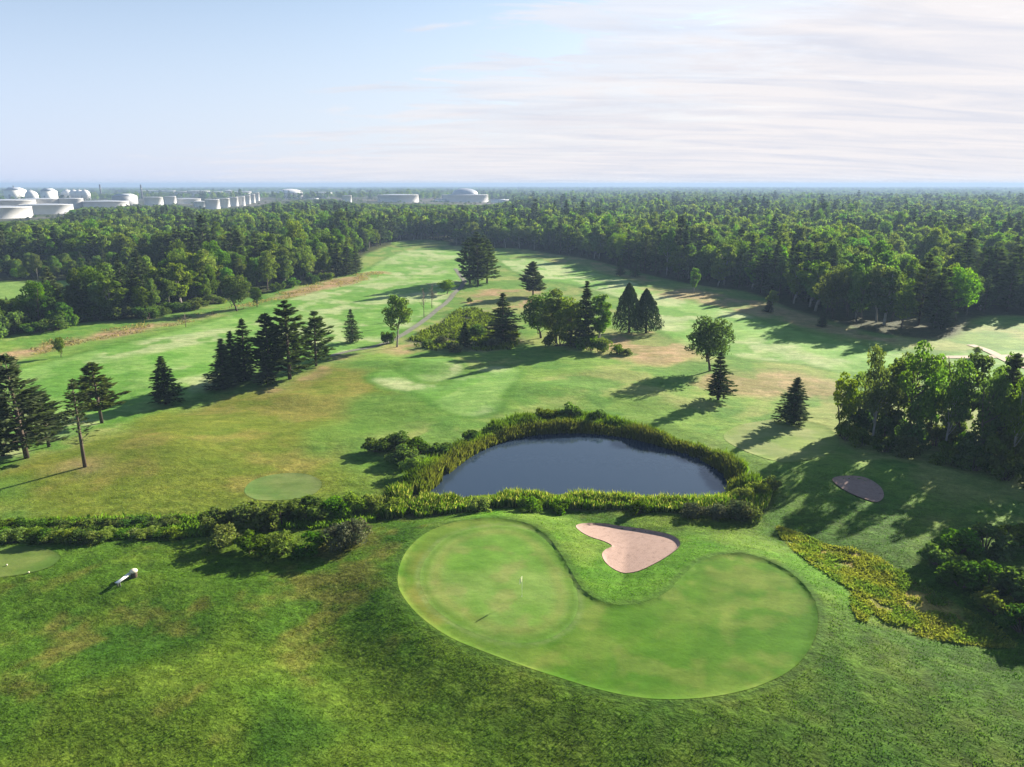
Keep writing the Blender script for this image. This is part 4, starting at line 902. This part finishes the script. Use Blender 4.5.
pd_ = np.vstack([np.asarray(DITCH) + (0, 3.2), np.asarray(DITCH)[::-1] - (0, 3.2)]); db = (*pd_.min(0), *pd_.max(0))
blades('ditch_grass', lambda x, y: line_d(DITCH, x, y, 8) < 2.8, 9000, db, lambda x, y, rg, m: 0.8 * rg.uniform(0.4, 1.2, m), lambda x, y, rg, m: np.array([[0.55, 1.0, 0.45]]) * rg.uniform(0.6, 1.5, (m, 1)), M_STRAW,
       'rank grass growing along the ditch', 'grass', (0.06, 0.14), 0.4, 8)
dm = DRY[0][0]; pdm = np.asarray(dm)[:, :]
vis = np.abs(np.arctan2(pdm[:, 0], pdm[:, 1])) < 0.72
dbx = (*pdm[vis].min(0), *pdm[vis].max(0))
blades('dry_grass', lambda x, y: (sdf(dm, x, y, 8) < 2) & (fbm(x / 6, y / 6, 49, 3) > 0.50), 8000, dbx, lambda x, y, rg, m: 0.45 * rg.uniform(0.4, 1.2, m), lambda x, y, rg, m: np.array([[1.05, 0.86, 1.3]]) * rg.uniform(0.6, 1.4, (m, 1)), M_STRAW,
       'tawny dry grass strip along the left wood', 'dry grass', (0.08, 0.18), 0.5, 9)

# ------------------------------------------------------------------ tank farm
TAKEN = []
def tank(cx_, hw, ytop, ztop, label, roof='flat', group='storage tanks of the far tank farm', mat=M_TANK, nm='storage_tank'):
    hgt = ztop; zt = hgt
    for _ in range(8):
        x, y = P0(cx_, ytop, zt); zt = 0.5 * zt + 0.5 * (hgt + hz(x, y))
    ztop = zt; d = proj(x, y, ztop)[2]; r = hw * d / F
    x *= (y + r) / y; y += r            # the picture shows the near rim: the centre lies a radius further back
    zb = min(hz(x, y), hz(x - r, y), hz(x + r, y), hz(x, y - r)) - 0.5; h = ztop - zb
    e = tag(empty(nm, (x, y, zb)), label, 'tank', group)
    TAKEN.append((x, y, r))
    b = MB(); b.lathe([(r, 0), (r, h - 0.5), (r * 1.004, h - 0.5), (r * 1.004, h), (r * 0.996, h)], 48); obj('wall', b.mesh('wall', mat, False), e)
    b = MB()
    if roof == 'flat': b.lathe([(r * 0.995, h - 0.25), (r * 0.5, h + r * 0.02), (0.02, h + r * 0.035)], 48)
    elif roof == 'cone': b.lathe([(r * 1.02, h + 0.02), (r * 0.5, h + r * 0.14), (0.02, h + r * 0.28)], 48)
    else: b.lathe([(r * math.cos(t), h - 0.2 + r * 0.32 * math.sin(t)) for t in np.linspace(0, 1.569, 10)], 48)
    obj('roof', b.mesh('roof', M_TANKROOF if roof != 'dome' else mat, roof == 'dome'), e)
    b = MB()
    for k in range(14):
        t = 2.2 + k * 0.055; b.box(((r + 0.7) * math.cos(-t), (r + 0.7) * math.sin(-t), h * (k + 0.5) / 14), (1.6, 1.6, 0.35), -t)
    obj('stair', b.mesh('stair', M_STEEL), e)
    return e
for q in [(-10, 37, 208, 13, 'widest white tank at the left edge, nearest of all'), (46, 24, 205, 12, 'second wide tank right behind the nearest left edge tank'), (6, 26, 200.5, 14, 'low wide tank half hidden behind the nearest left edge tank'),
          (40, 19, 199, 14, 'tank with bright end below the two left spheres'), (70, 11.5, 198.5, 14, 'bright tank below the row of spheres'), (106, 21, 201.5, 10, 'low wide blue shaded tank right of the spheres'),
          (148, 10, 190.5, 15, 'left of three tanks in the upper middle row'), (161, 6, 190.5, 15, 'middle of three tanks in the upper middle row'), (170, 5, 190.5, 15, 'right of three tanks in the upper middle row'),
          (153, 9, 197.2, 14, 'left tank below the upper middle row'), (170, 5.5, 196.5, 14, 'right tank below the upper middle row'), (186, 14, 199.0, 9, 'low wide tank between the middle rows and the long row'),
          (200, 6, 201.5, 9, 'short bright tank at the near end of the long right row'), (212, 7, 199.6, 14, 'first full tank of the long right row'), (224, 5.2, 198.4, 15, 'second full tank of the long right row'), (233, 4.6, 197.2, 15, 'third full tank of the long right row'),
          (240.5, 4, 196.2, 16, 'fourth full tank of the long right row'), (246.5, 3.5, 195.2, 16, 'fifth full tank of the long right row'), (251.5, 3.2, 194.2, 16, 'sixth full tank of the long right row'), (256, 3, 192.8, 16, 'last tank at the far end of the long right row'),
          (197, 12, 191.0, 15, 'wide tank standing behind the near end of the long row'), (181, 6, 191.5, 14, 'shaded tank left of the wide rear tank'), (240, 11, 191.5, 13, 'low wide tank behind the far end of the long row'), (215, 7, 191.8, 14, 'shaded rear tank above the long row')]:
    tank(*q)
tank(228.5, 3.8, 190.8, 15, 'rear tank with a pointed roof above the long row', 'cone')
tank(290, 12.5, 193.0, 14, 'single domed tank right of the long row', 'dome')
tank(322, 10, 192.3, 13, 'pale low tank behind the trees right of the domed tank')
tank(347, 4.5, 195.4, 13, 'small sunlit tank half hidden by trees'); tank(398, 21, 195.0, 14, 'long low white tank with a bright right end')
tank(465, 24, 195.0, 15, 'very wide white tank with a dome rising from its middle')
def sphere(cx_, ytop, r, ztop, label):
    x, y = P0(cx_, ytop, ztop); zb = hz(x, y) - 0.5
    e = tag(empty('sphere_tank', (x, y, zb)), label, 'sphere tank', 'row of spheres in the tank farm'); cz = ztop - zb - r
    b = MB(); b.lathe([(max(0.02, r * math.sin(t)), cz - r * math.cos(t)) for t in np.linspace(0, math.pi, 20)], 32); obj('shell', b.mesh('shell', M_TANK, True), e)
    for k in range(8):
        a = k * math.pi / 4; b = MB(); b.tube([(r * 0.94 * math.cos(a), r * 0.94 * math.sin(a), 0), (r * 0.97 * math.cos(a), r * 0.97 * math.sin(a), cz)], [0.4, 0.4], 6); obj('leg', b.mesh('leg', M_STEEL), e)
    b = MB(); b.tube([(0, 0, cz + r * 0.98), (0, 0, cz + r + 2)], [0.8, 0.8], 8); obj('vent', b.mesh('vent', M_STEEL), e)
for cx_, yt, rpx, lab in [(30.5, 190.4, 6.0, 'leftmost sphere tank of the row'), (48, 189.8, 6.2, 'second sphere tank from the left'), (66.5, 189.6, 5.8, 'third sphere tank, first of the close four'), (73.5, 189.8, 5.0, 'second of the close four sphere tanks'), (79, 189.8, 4.8, 'third of the close four sphere tanks'), (84.5, 189.8, 4.6, 'rightmost sphere tank of the row')]:
    zt = 29; x, y = P0(cx_, yt, zt); sphere(cx_, yt, rpx * proj(x, y, zt)[2] / F, zt, lab)
# dome set on the widest tank, its roof
dome_t = [o for o in COL.objects if o.get('label', '').startswith('very wide white tank')][0]
r = 0.54 * 24 * proj(*dome_t.location)[2] / F * 1.0; h_ = max(v.co.z for v in dome_t.children[0].data.vertices)
b = MB(); b.lathe([(max(.02, r * math.cos(t)), h_ - 0.3 + r * 0.42 * math.sin(t)) for t in np.linspace(0, 1.569, 12)], 40)
obj('dome', b.mesh('dome', M_TANKROOF, True), dome_t)
def tower(px_, ytop, zt, w, label, nm='refinery_stack'):
    x, y = P0(px_, ytop, zt); zb = hz(x, y) - 0.5; d = proj(x, y, zt)[2]; r = w * d / F / 2
    e = tag(empty(nm, (x, y, zb)), label, 'stack', 'stacks of the far refinery'); h = zt - zb
    b = MB(); b.lathe([(r * 1.3, 0), (r, h * 0.3), (r * 0.75, h), (r * 0.6, h)], 16); obj('shaft', b.mesh('shaft', M_DARK, True), e)
    b = MB(); b.lathe([(r * 1.2, h * 0.7), (r * 1.2, h * 0.74), (r * 0.8, h * 0.74)], 16); obj('platform', b.mesh('platform', M_STEEL), e)
tower(99.5, 184.4, 39, 1.6, 'dark stack on the horizon right of the spheres'); tower(140.5, 184.6, 38.6, 1.6, 'dark stack on the horizon above the middle tanks'); tower(13, 185.6, 36, 1.4, 'short dark stack beside the pale plant at the left edge')
def shed(px_, py_, zt, wpx, dep, label, mat=M_WHITE, roof=M_TANKROOF):
    x, y = P0(px_, py_, zt); d = proj(x, y, zt)[2]; w = wpx * d / F; zb = hz(x, y) - 0.6; h = zt - zb
    e = tag(empty('industrial_building', (x, y + dep / 2, zb)), label, 'building', 'far industrial buildings')
    b = MB(); b.box((0, 0, h * 0.4), (w, dep, h * 0.8)); obj('wall', b.mesh('wall', mat), e)
    b = MB(); W2, D2 = w / 2 + 0.4, dep / 2 + 0.4
    b.add([(-W2, -D2, h * .803), (W2, -D2, h * .803), (W2, D2, h * .803), (-W2, D2, h * .803), (-W2, 0, h), (W2, 0, h)], [(0, 1, 5, 4), (2, 3, 4, 5), (3, 2, 1, 0)], [(0, 4, 3), (1, 2, 5)]); obj('roof', b.mesh('roof', roof), e)
    b = MB(); b.box((0, -dep / 2 - 0.1, h * 0.25), (w * 0.2, 0.15, h * 0.5)); obj('door', b.mesh('door', M_STEEL), e)
shed(8, 187.4, 33, 11, 40, 'pale plant building on the horizon at the left edge'); shed(43, 188.3, 32, 8, 30, 'pale plant building behind the second sphere'); shed(500, 199.6, 8, 18, 30, 'long low white building right of the dome')
shed(118, 193.8, 24, 14, 40, 'grey plant building right of the shaded low tank', M_STEEL); shed(440, 199.0, 9, 10, 24, 'low pale building left of the dome')
shed(305, 198.2, 8, 22, 24, 'low grey shed beyond the trees near the domed tank', M_STEEL); shed(502, 199.2, 7.5, 6, 20, 'small white shed at the right end of the tank farm')
def house(px_, py_, w, d, h, rz, label):
    x, y, z = P(px_, py_); e = tag(empty('house', (x, y, z - 0.1), rz), label, 'house')
    b = MB(); b.box((0, 0, h * 0.3), (w, d, h * 0.6)); obj('wall', b.mesh('wall', M_WHITE), e)
    b = MB(); W2, D2 = w / 2 + .4, d / 2 + .4
    b.add([(-W2, -D2, h * .6), (W2, -D2, h * .6), (W2, D2, h * .6), (-W2, D2, h * .6), (-W2, 0, h), (W2, 0, h)], [(0, 1, 5, 4), (2, 3, 4, 5), (3, 2, 1, 0)], [(0, 4, 3), (1, 2, 5)]); obj('roof', b.mesh('roof', M_TANKROOF), e)
    b = MB()
    b.box((-w * .25, -d / 2 - .03, h * .36), (w * .16, .08, h * .2)); obj('window', b.mesh('window', M_DARK), e)
    b = MB(); b.box((w * .1, -d / 2 - .03, h * .22), (w * .1, .08, h * .4)); obj('door', b.mesh('door', M_DARK), e)
house(862, 290, 13, 9, 7.5, 0.4, 'white house glimpsed between the trees of the right wood')

# ------------------------------------------------------------------ forest: single trees where they show, the rest one mass
YLIM = np.array([(-400, 222), (0, 221), (35, 219.5), (62, 217), (72, 209), (90, 206), (110, 206), (125, 204.5), (175, 204), (195, 208), (212, 209), (240, 207.5), (262, 205), (276, 201), (300, 199.5), (330, 198), (350, 201), (375, 203.5), (425, 203.5), (440, 204), (490, 204), (520, 198), (1200, 198)])
def P_low(x, y):
    """the height a wood on this spot may have without covering the tank farm behind it"""
    z = height(x, y); u = proj(x, y, z)[0]; q = np.interp(u, YLIM[:, 0], YLIM[:, 1])
    v = -(q - 383.5) / F
    return H + y * (-SP + v * CP) / (CP + v * SP) - z
def lod_mesh(p, name):
    """one mesh with crown and trunk, for trees of the far mass"""
    vs_, fs, mi, cs, n = [], [], [], [], 0
    for k, me in enumerate(p):
        v = np.empty(len(me.vertices) * 3, np.float32); me.vertices.foreach_get('co', v); v = v.reshape(-1, 3); vs_.append(v)
        l = np.empty(len(me.loops), np.int32); me.loops.foreach_get('vertex_index', l)
        t = np.empty(len(me.polygons), np.int32); me.polygons.foreach_get('loop_total', t); st = np.empty(len(me.polygons), np.int32); me.polygons.foreach_get('loop_start', st)
        for q in (4, 3):
            m = st[t == q]
            if len(m): fs.append(l[m[:, None] + np.arange(q)[None, :]] + n); mi.append(np.full(len(m), k))
        a = me.color_attributes.get('tint')
        if a is not None:
            c = np.empty(len(v) * 4, np.float32); a.data.foreach_get('color', c); cs.append(c.reshape(-1, 4)[:, :3])
        else: cs.append(np.ones((len(v), 3), np.float32))
        n += len(v)
    return mesh_np(name, np.concatenate(vs_), fs, [p[0].materials[0], M_BARK], {'tint': np.concatenate(cs)}, False, np.concatenate(mi))
LB = [broad_proto(81, M_BROAD, 0.70, 0.15, 22, 900, 0.042, lim=False), broad_proto(82, M_BROAD, 0.60, 0.12, 22, 900, 0.042, shape='cone', lim=False), broad_proto(83, M_BROAD, 0.78, 0.18, 24, 1000, 0.042, lim=False)]
LS = [conifer_proto(84, M_SPRUCE, 0.42, 0.05, 14, 6, 'spruce', 0.55, 0.034), conifer_proto(85, M_PINE, 0.6, 0.12, 11, 6, 'pine', 0.75, 0.038)]
VB = [broad_proto(86, M_BROAD, 1.3, 0.10, 18, 420, 0.075, lim=False), broad_proto(87, M_BROAD, 1.1, 0.10, 18, 420, 0.075, lim=False), conifer_proto(88, M_SPRUCE, 0.55, 0.05, 9, 5, 'spruce', 0.5, 0.06)]
near_p = PB + PS[:3] + PP            # 0-5 broad, 6-8 spruce, 9-11 pine
far_p = LB + LS                      # 12-14 broad, 15 spruce, 16 pine
vfar_p = VB                          # 17,18 broad 19 spruce
rgn = rs(77)
pts = []
for r0, r1, sp in ((230, 560, 6.2), (560, 1050, 8.5), (1050, 2200, 13), (2200, 4400, 24), (4400, 7700, 42)):
    th = rad(47) if r0 < 1000 else rad(42)
    nx = int(r1 * math.sin(th) / sp) + 1
    X, Y = np.meshgrid(np.arange(-nx, nx + 1) * sp, np.arange(0, int(r1 / sp) + 1) * sp)
    X = (X + rgn.uniform(-.48, .48, X.shape) * sp).ravel(); Y = (Y + rgn.uniform(-.48, .48, Y.shape) * sp).ravel()
    R = np.hypot(X, Y); k = (R >= r0) & (R < r1) & (np.abs(np.arctan2(X, Y)) < th)
    X, Y, R = X[k], Y[k], R[k]
    k = (sdf(OPEN, X, Y, 40) > 3.5) | (R > 1500)
    for q in CLEARING: k &= sdf(q, X, Y, 20) > 1.5
    df = sdf(FARM, X, Y, 60)
    scrub = (df <= 8) & (rgn.rand(len(X)) < 0.16) & (R > 750)
    k &= scrub | (df > 8) | ((P_low(X, Y) > 4.0) & (R < 1150))
    for tx, ty_, tr in TAKEN: k &= np.hypot(X - tx, Y - ty_) > tr + 5
    # glades and low scrub
    gl = fbm(X / 90, Y / 90, 101, 3)
    k &= (gl > np.where(R > 650, 0.40, 0.32)) | (rgn.rand(len(X)) < 0.22)
    if r0 >= 2000: k &= fbm(X / 400, Y / 400, 111, 3) > 0.36
    pts.append(np.stack([X[k], Y[k], R[k], np.full(k.sum(), sp)], 1))
pts = np.concatenate(pts)
X, Y, R, SPC = pts.T
nT = len(pts)
con = fbm(X / 45, Y / 45, 121, 3) + rgn.normal(size=nT) * 0.10
is_con = con > np.where(X < -10, 0.65, 0.625)
leftw = X < -10
px0 = proj(X, Y, height(X, Y))[0]
HT = rgn.uniform(10.5, 18.5, nT) * (0.85 + 0.3 * fbm(X / 60, Y / 60, 131, 2)); HT = np.where(R > 1900, HT * 0.72, HT); HT = HT * (1 + 0.28 * (rgn.rand(nT) > 0.9)); HT = np.where(is_con, HT * 1.12, HT)
dO = sdf(OPEN, X, Y, 40); HT = HT * np.where(X < 0, 0.72 + 0.28 * sstep(3, 12, dO), 1.0)
# lower wood in front of the tanks
infront = (X < 0) & (R > 400) & (R < 1700) & (px0 < 522)
dC = sdf(CLEAR1, X, Y, 60); HT = np.where((dC < 34) & (X < 0), HT * 0.55, HT)
SCR = infront & (sdf(FARM, X, Y, 60) <= 8) & (P_low(X, Y) < 5)
HT = np.where(SCR, rgn.uniform(2.0, 4.0, nT), HT); WSCR = SCR
HT = np.where(infront & ~SCR, np.clip(P_low(X, Y) * rgn.uniform(0.72, 1.0, nT), 3.0, HT), HT)
pyb = proj(X, Y, height(X, Y))[1]
clr = (px0 < 80) & (pyb > 298) & ((px0 < 36) | (px0 > 60)); vq = -(rgn.uniform(297, 304, nT) - 383.5) / F
HT = np.where(clr, np.clip(H + Y * (-SP + vq * CP) / (CP + vq * SP) - height(X, Y), 2.0, HT), HT)
WD = np.where(is_con, HT * rgn.uniform(0.34, 0.52, nT), np.clip(HT * rgn.uniform(0.40, 0.70, nT), 4.5, 10))
WD = np.where((R > 560) & ~is_con, np.maximum(WD, 8.5), WD)
WD = np.where(SPC > 10, np.maximum(WD, SPC * rgn.uniform(0.75, 1.15, nT)), WD)
Zb = height(X, Y)
px, pbase, dd = proj(X, Y, Zb); _, ptop, _ = proj(X, Y, Zb + HT)
halfw = WD * 0.36 * F / dd
cover = np.full(1024, 767.0); area = np.zeros(nT)
for i in np.argsort(R):
    a, b = int(max(0, px[i] - halfw[i])), int(min(1024, px[i] + halfw[i] + 1))
    if b <= a: continue
    c = cover[a:b]; area[i] = np.maximum(0, np.minimum(c, pbase[i]) - ptop[i]).sum()
    cover[a:b] = np.minimum(c, ptop[i] + (pbase[i] - ptop[i]) * 0.18)
kindi = np.where(is_con, np.where(rgn.rand(nT) < 0.55, 1, 2), 0)
area = area * (R < 1000) 
chosen = np.zeros(nT, bool)
for kd, lim in ((0, 245), (1, 150), (2, 120)):
    ii = np.where((kindi == kd) & (area > 12))[0]; ii = ii[np.argsort(-area[ii])][:lim]; chosen[ii] = True
rot = rgn.uniform(0, 6.28, nT)
for i in np.where(chosen)[0]:
    kd = kindi[i]; pr = (PB[(0, 1, 3, 4, 5, 3, 1, 2)[rgn.randint(8)]], PS[rgn.randint(3)], PP[rgn.randint(3)])[kd]
    nm = (BRO, SPR, PIN)[kd]; kn = ('broadleaf tree', 'spruce', 'pine')[kd]
    side = 'left' if px[i] < 385 else ('far' if px[i] < 560 else 'right')
    front = dO[i] < 14
    wd = {'left': 'of the big left wood', 'far': 'of the wood closing the far fairway end', 'right': 'of the big right wood'}[side]
    lab = (('leafy ' if kd == 0 else 'dark ') + kn + (' on the front edge ' if front else ' deep inside ') + wd)
    plant(nm, pr, X[i], Y[i], HT[i], WD[i], lab, 'tree' if kd == 0 else kn, ('front edge trees ' if front else 'inner trees ') + wd + ' ' + kn, rz=rot[i], z=Zb[i])
m = ~chosen
pc = bpy.data.collections.new('forest_tree_kinds')
for k, p in enumerate(near_p + far_p + vfar_p):
    o = bpy.data.objects.new('forest_tree', lod_mesh(p, 'forest_tree')); o.name = 'forest_tree_%02d' % k; pc.objects.link(o)
wid_of = np.array([pw_(p) for p in near_p + far_p + vfar_p])
lod = np.where(R < 420, 0, np.where(R < 1600, 1, 2))
r3 = rgn.randint(0, 1000, nT)
ki = np.where(lod == 0, np.where(kindi == 0, r3 % 6, np.where(kindi == 1, 6 + r3 % 3, 9 + r3 % 3)), np.where(lod == 1, np.where(kindi == 0, 12 + r3 % 3, 14 + kindi), np.where(is_con, 19, 17 + r3 % 2)))
WD = np.where(WSCR, HT * 1.5, WD)
sxy = WD / wid_of[ki]
fm = bpy.data.meshes.new('forest'); Vp = np.stack([X, Y, Zb], 1)[m]
fm.from_pydata(Vp.tolist(), [], [])
at = fm.attributes.new('kind_index', 'INT', 'POINT'); at.data.foreach_set('value', ki[m].astype(np.int32))
at = fm.attributes.new('tree_size', 'FLOAT_VECTOR', 'POINT'); at.data.foreach_set('vector', np.stack([sxy, sxy, HT], 1)[m].astype(np.float32).ravel())
at = fm.attributes.new('turn', 'FLOAT_VECTOR', 'POINT'); at.data.foreach_set('vector', np.stack([0 * rot, 0 * rot, rot], 1)[m].astype(np.float32).ravel())
fo = obj('forest', fm); tag(fo, 'unbroken mass of tree crowns stretching back to the horizon', 'forest', kind='stuff')
g = bpy.data.node_groups.new('forest_nodes', 'GeometryNodeTree')
g.interface.new_socket('Geometry', in_out='INPUT', socket_type='NodeSocketGeometry'); g.interface.new_socket('Geometry', in_out='OUTPUT', socket_type='NodeSocketGeometry')
gi = g.nodes.new('NodeGroupInput'); go = g.nodes.new('NodeGroupOutput'); ip = g.nodes.new('GeometryNodeInstanceOnPoints'); ci = g.nodes.new('GeometryNodeCollectionInfo')
ci.inputs['Collection'].default_value = pc; ci.inputs['Separate Children'].default_value = True; ci.inputs['Reset Children'].default_value = True
def named(nm, ty):
    n = g.nodes.new('GeometryNodeInputNamedAttribute'); n.data_type = ty; n.inputs['Name'].default_value = nm; return n.outputs['Attribute']
g.links.new(gi.outputs[0], ip.inputs['Points']); g.links.new(ci.outputs[0], ip.inputs['Instance']); ip.inputs['Pick Instance'].default_value = True
g.links.new(named('kind_index', 'INT'), ip.inputs['Instance Index']); g.links.new(named('tree_size', 'FLOAT_VECTOR'), ip.inputs['Scale'])
e2r = g.nodes.new('FunctionNodeEulerToRotation'); g.links.new(named('turn', 'FLOAT_VECTOR'), e2r.inputs[0]); g.links.new(e2r.outputs[0], ip.inputs['Rotation'])
g.links.new(ip.outputs[0], go.inputs[0])
md = fo.modifiers.new('trees', 'NODES'); md.node_group = g
print('forest points', nT, 'single', chosen.sum(), [int((chosen & (kindi == k)).sum()) for k in range(3)])

# ------------------------------------------------------------------ small things on the course
x, y = P0(522, 597, ZG - 0.1); z = hz(x, y)
e = tag(empty('golf_flag', (x, y, z)), 'flagstick with a small pale flag standing on the round green', 'flagstick')
b = MB(); b.tube([(0, 0, -0.05), (0, 0, 2.25)], [0.014, 0.011], 8); obj('pole', b.mesh('pole', M_WHITE, True), e)
b = MB(); nx = 7; V = []
for s_ in (0.008, -0.008):
    for j in range(3):
        for i in range(nx): q = i / (nx - 1); V.append((-0.05 - 0.24 * q, -0.02 + 0.07 * math.sin(q * 5) + s_, 2.22 - 0.27 * j - 0.30 * q))
f4 = []
for j in range(2):
    for i in range(nx - 1): a = j * nx + i; f4.append((a, a + 1, a + nx + 1, a + nx)); a += 3 * nx; f4.append((a, a + nx, a + nx + 1, a + 1))
V = [(vx + 0.05, vy + 0.02, vz) for vx, vy, vz in V]
b.add(V, f4); obj('flag', b.mesh('flag', M_YELLOW, True), e)
b = MB(); b.lathe([(0.06, 0.031), (0.054, 0.031), (0.054, -0.08)], 20); obj('cup', b.mesh('cup', M_WHITE), e)
xa, ya, _ = P(117.5, 588); xb, yb, _ = P(131, 577.5)
mx, my = (xa + xb) / 2, (ya + yb) / 2; rz = math.atan2(yb - ya, xb - xa); Lb = math.hypot(xb - xa, yb - ya)
e = tag(empty('bench', (mx, my, hz(mx, my)), rz), 'low white plank bench on the grass right of the tee', 'bench')
b = MB(); b.box((0, -0.11, 0.52), (Lb, 0.20, 0.06)); b.box((0, 0.11, 0.52), (Lb, 0.205, 0.06)); obj('seat', b.mesh('seat', M_WHITE), e)
for s_ in (-0.38, 0.38):
    b = MB(); b.box((Lb * s_, -0.14, 0.22), (0.10, 0.08, 0.48)); b.box((Lb * s_, 0.14, 0.22), (0.10, 0.085, 0.48)); b.box((Lb * s_, 0, 0.467), (0.12, 0.40, 0.045)); obj('leg', b.mesh('leg', M_DARK), e)
x, y, z = P(134.5, 577)
e = tag(empty('litter_bin', (x, y, z)), 'small round bin with a cream domed lid at the far end of the bench', 'bin')
b = MB(); b.lathe([(0.27, -0.03), (0.30, 0.1), (0.31, 0.62), (0.29, 0.66)], 24); obj('body', b.mesh('body', M_BARK, True), e)
b = MB(); b.lathe([(0.37, 0.62), (0.39, 0.68), (0.36, 0.78), (0.24, 0.87), (0.02, 0.9)], 24); obj('lid', b.mesh('lid', M_CREAM, True), e)
for px_, py_, lab in [(7, 566, 'left pale tee marker on the dull tee'), (29, 574, 'right pale tee marker on the dull tee')]:
    x, y, z = P(px_, py_)
    e = tag(empty('tee_marker', (x, y, z + 0.02)), lab, 'tee marker', 'pair of tee markers')
    b = MB(); b.lathe([(0.012 + 0.085 * math.sin(t), 0.09 - 0.085 * math.cos(t)) for t in np.linspace(0.0, math.pi, 12)], 20); obj('ball', b.mesh('ball', M_CREAM, True), e)
    b = MB(); b.tube([(0, 0, -0.06), (0, 0, 0.04)], [0.02, 0.02], 8); obj('stake', b.mesh('stake', M_DARK), e)

# ------------------------------------------------------------------ haze over the land
b = MB(); b.box((0, 0, 18), (34000, 34000, 64)); hm, ht = new_mat('haze_air')
pv = N(ht, 'ShaderNodeVolumePrincipled'); pv.inputs['Color'].default_value = (0.27, 0.385, 0.58, 1); pv.inputs['Density'].default_value = 0.00023; pv.inputs['Anisotropy'].default_value = 0.1
ho = N(ht, 'ShaderNodeOutputMaterial'); ht.links.new(pv.outputs[0], ho.inputs['Volume'])
hm.cycles.homogeneous_volume = True
tag(obj('haze', b.mesh('haze', hm)), 'thin blue summer haze hanging over the distant land', 'haze', kind='stuff')
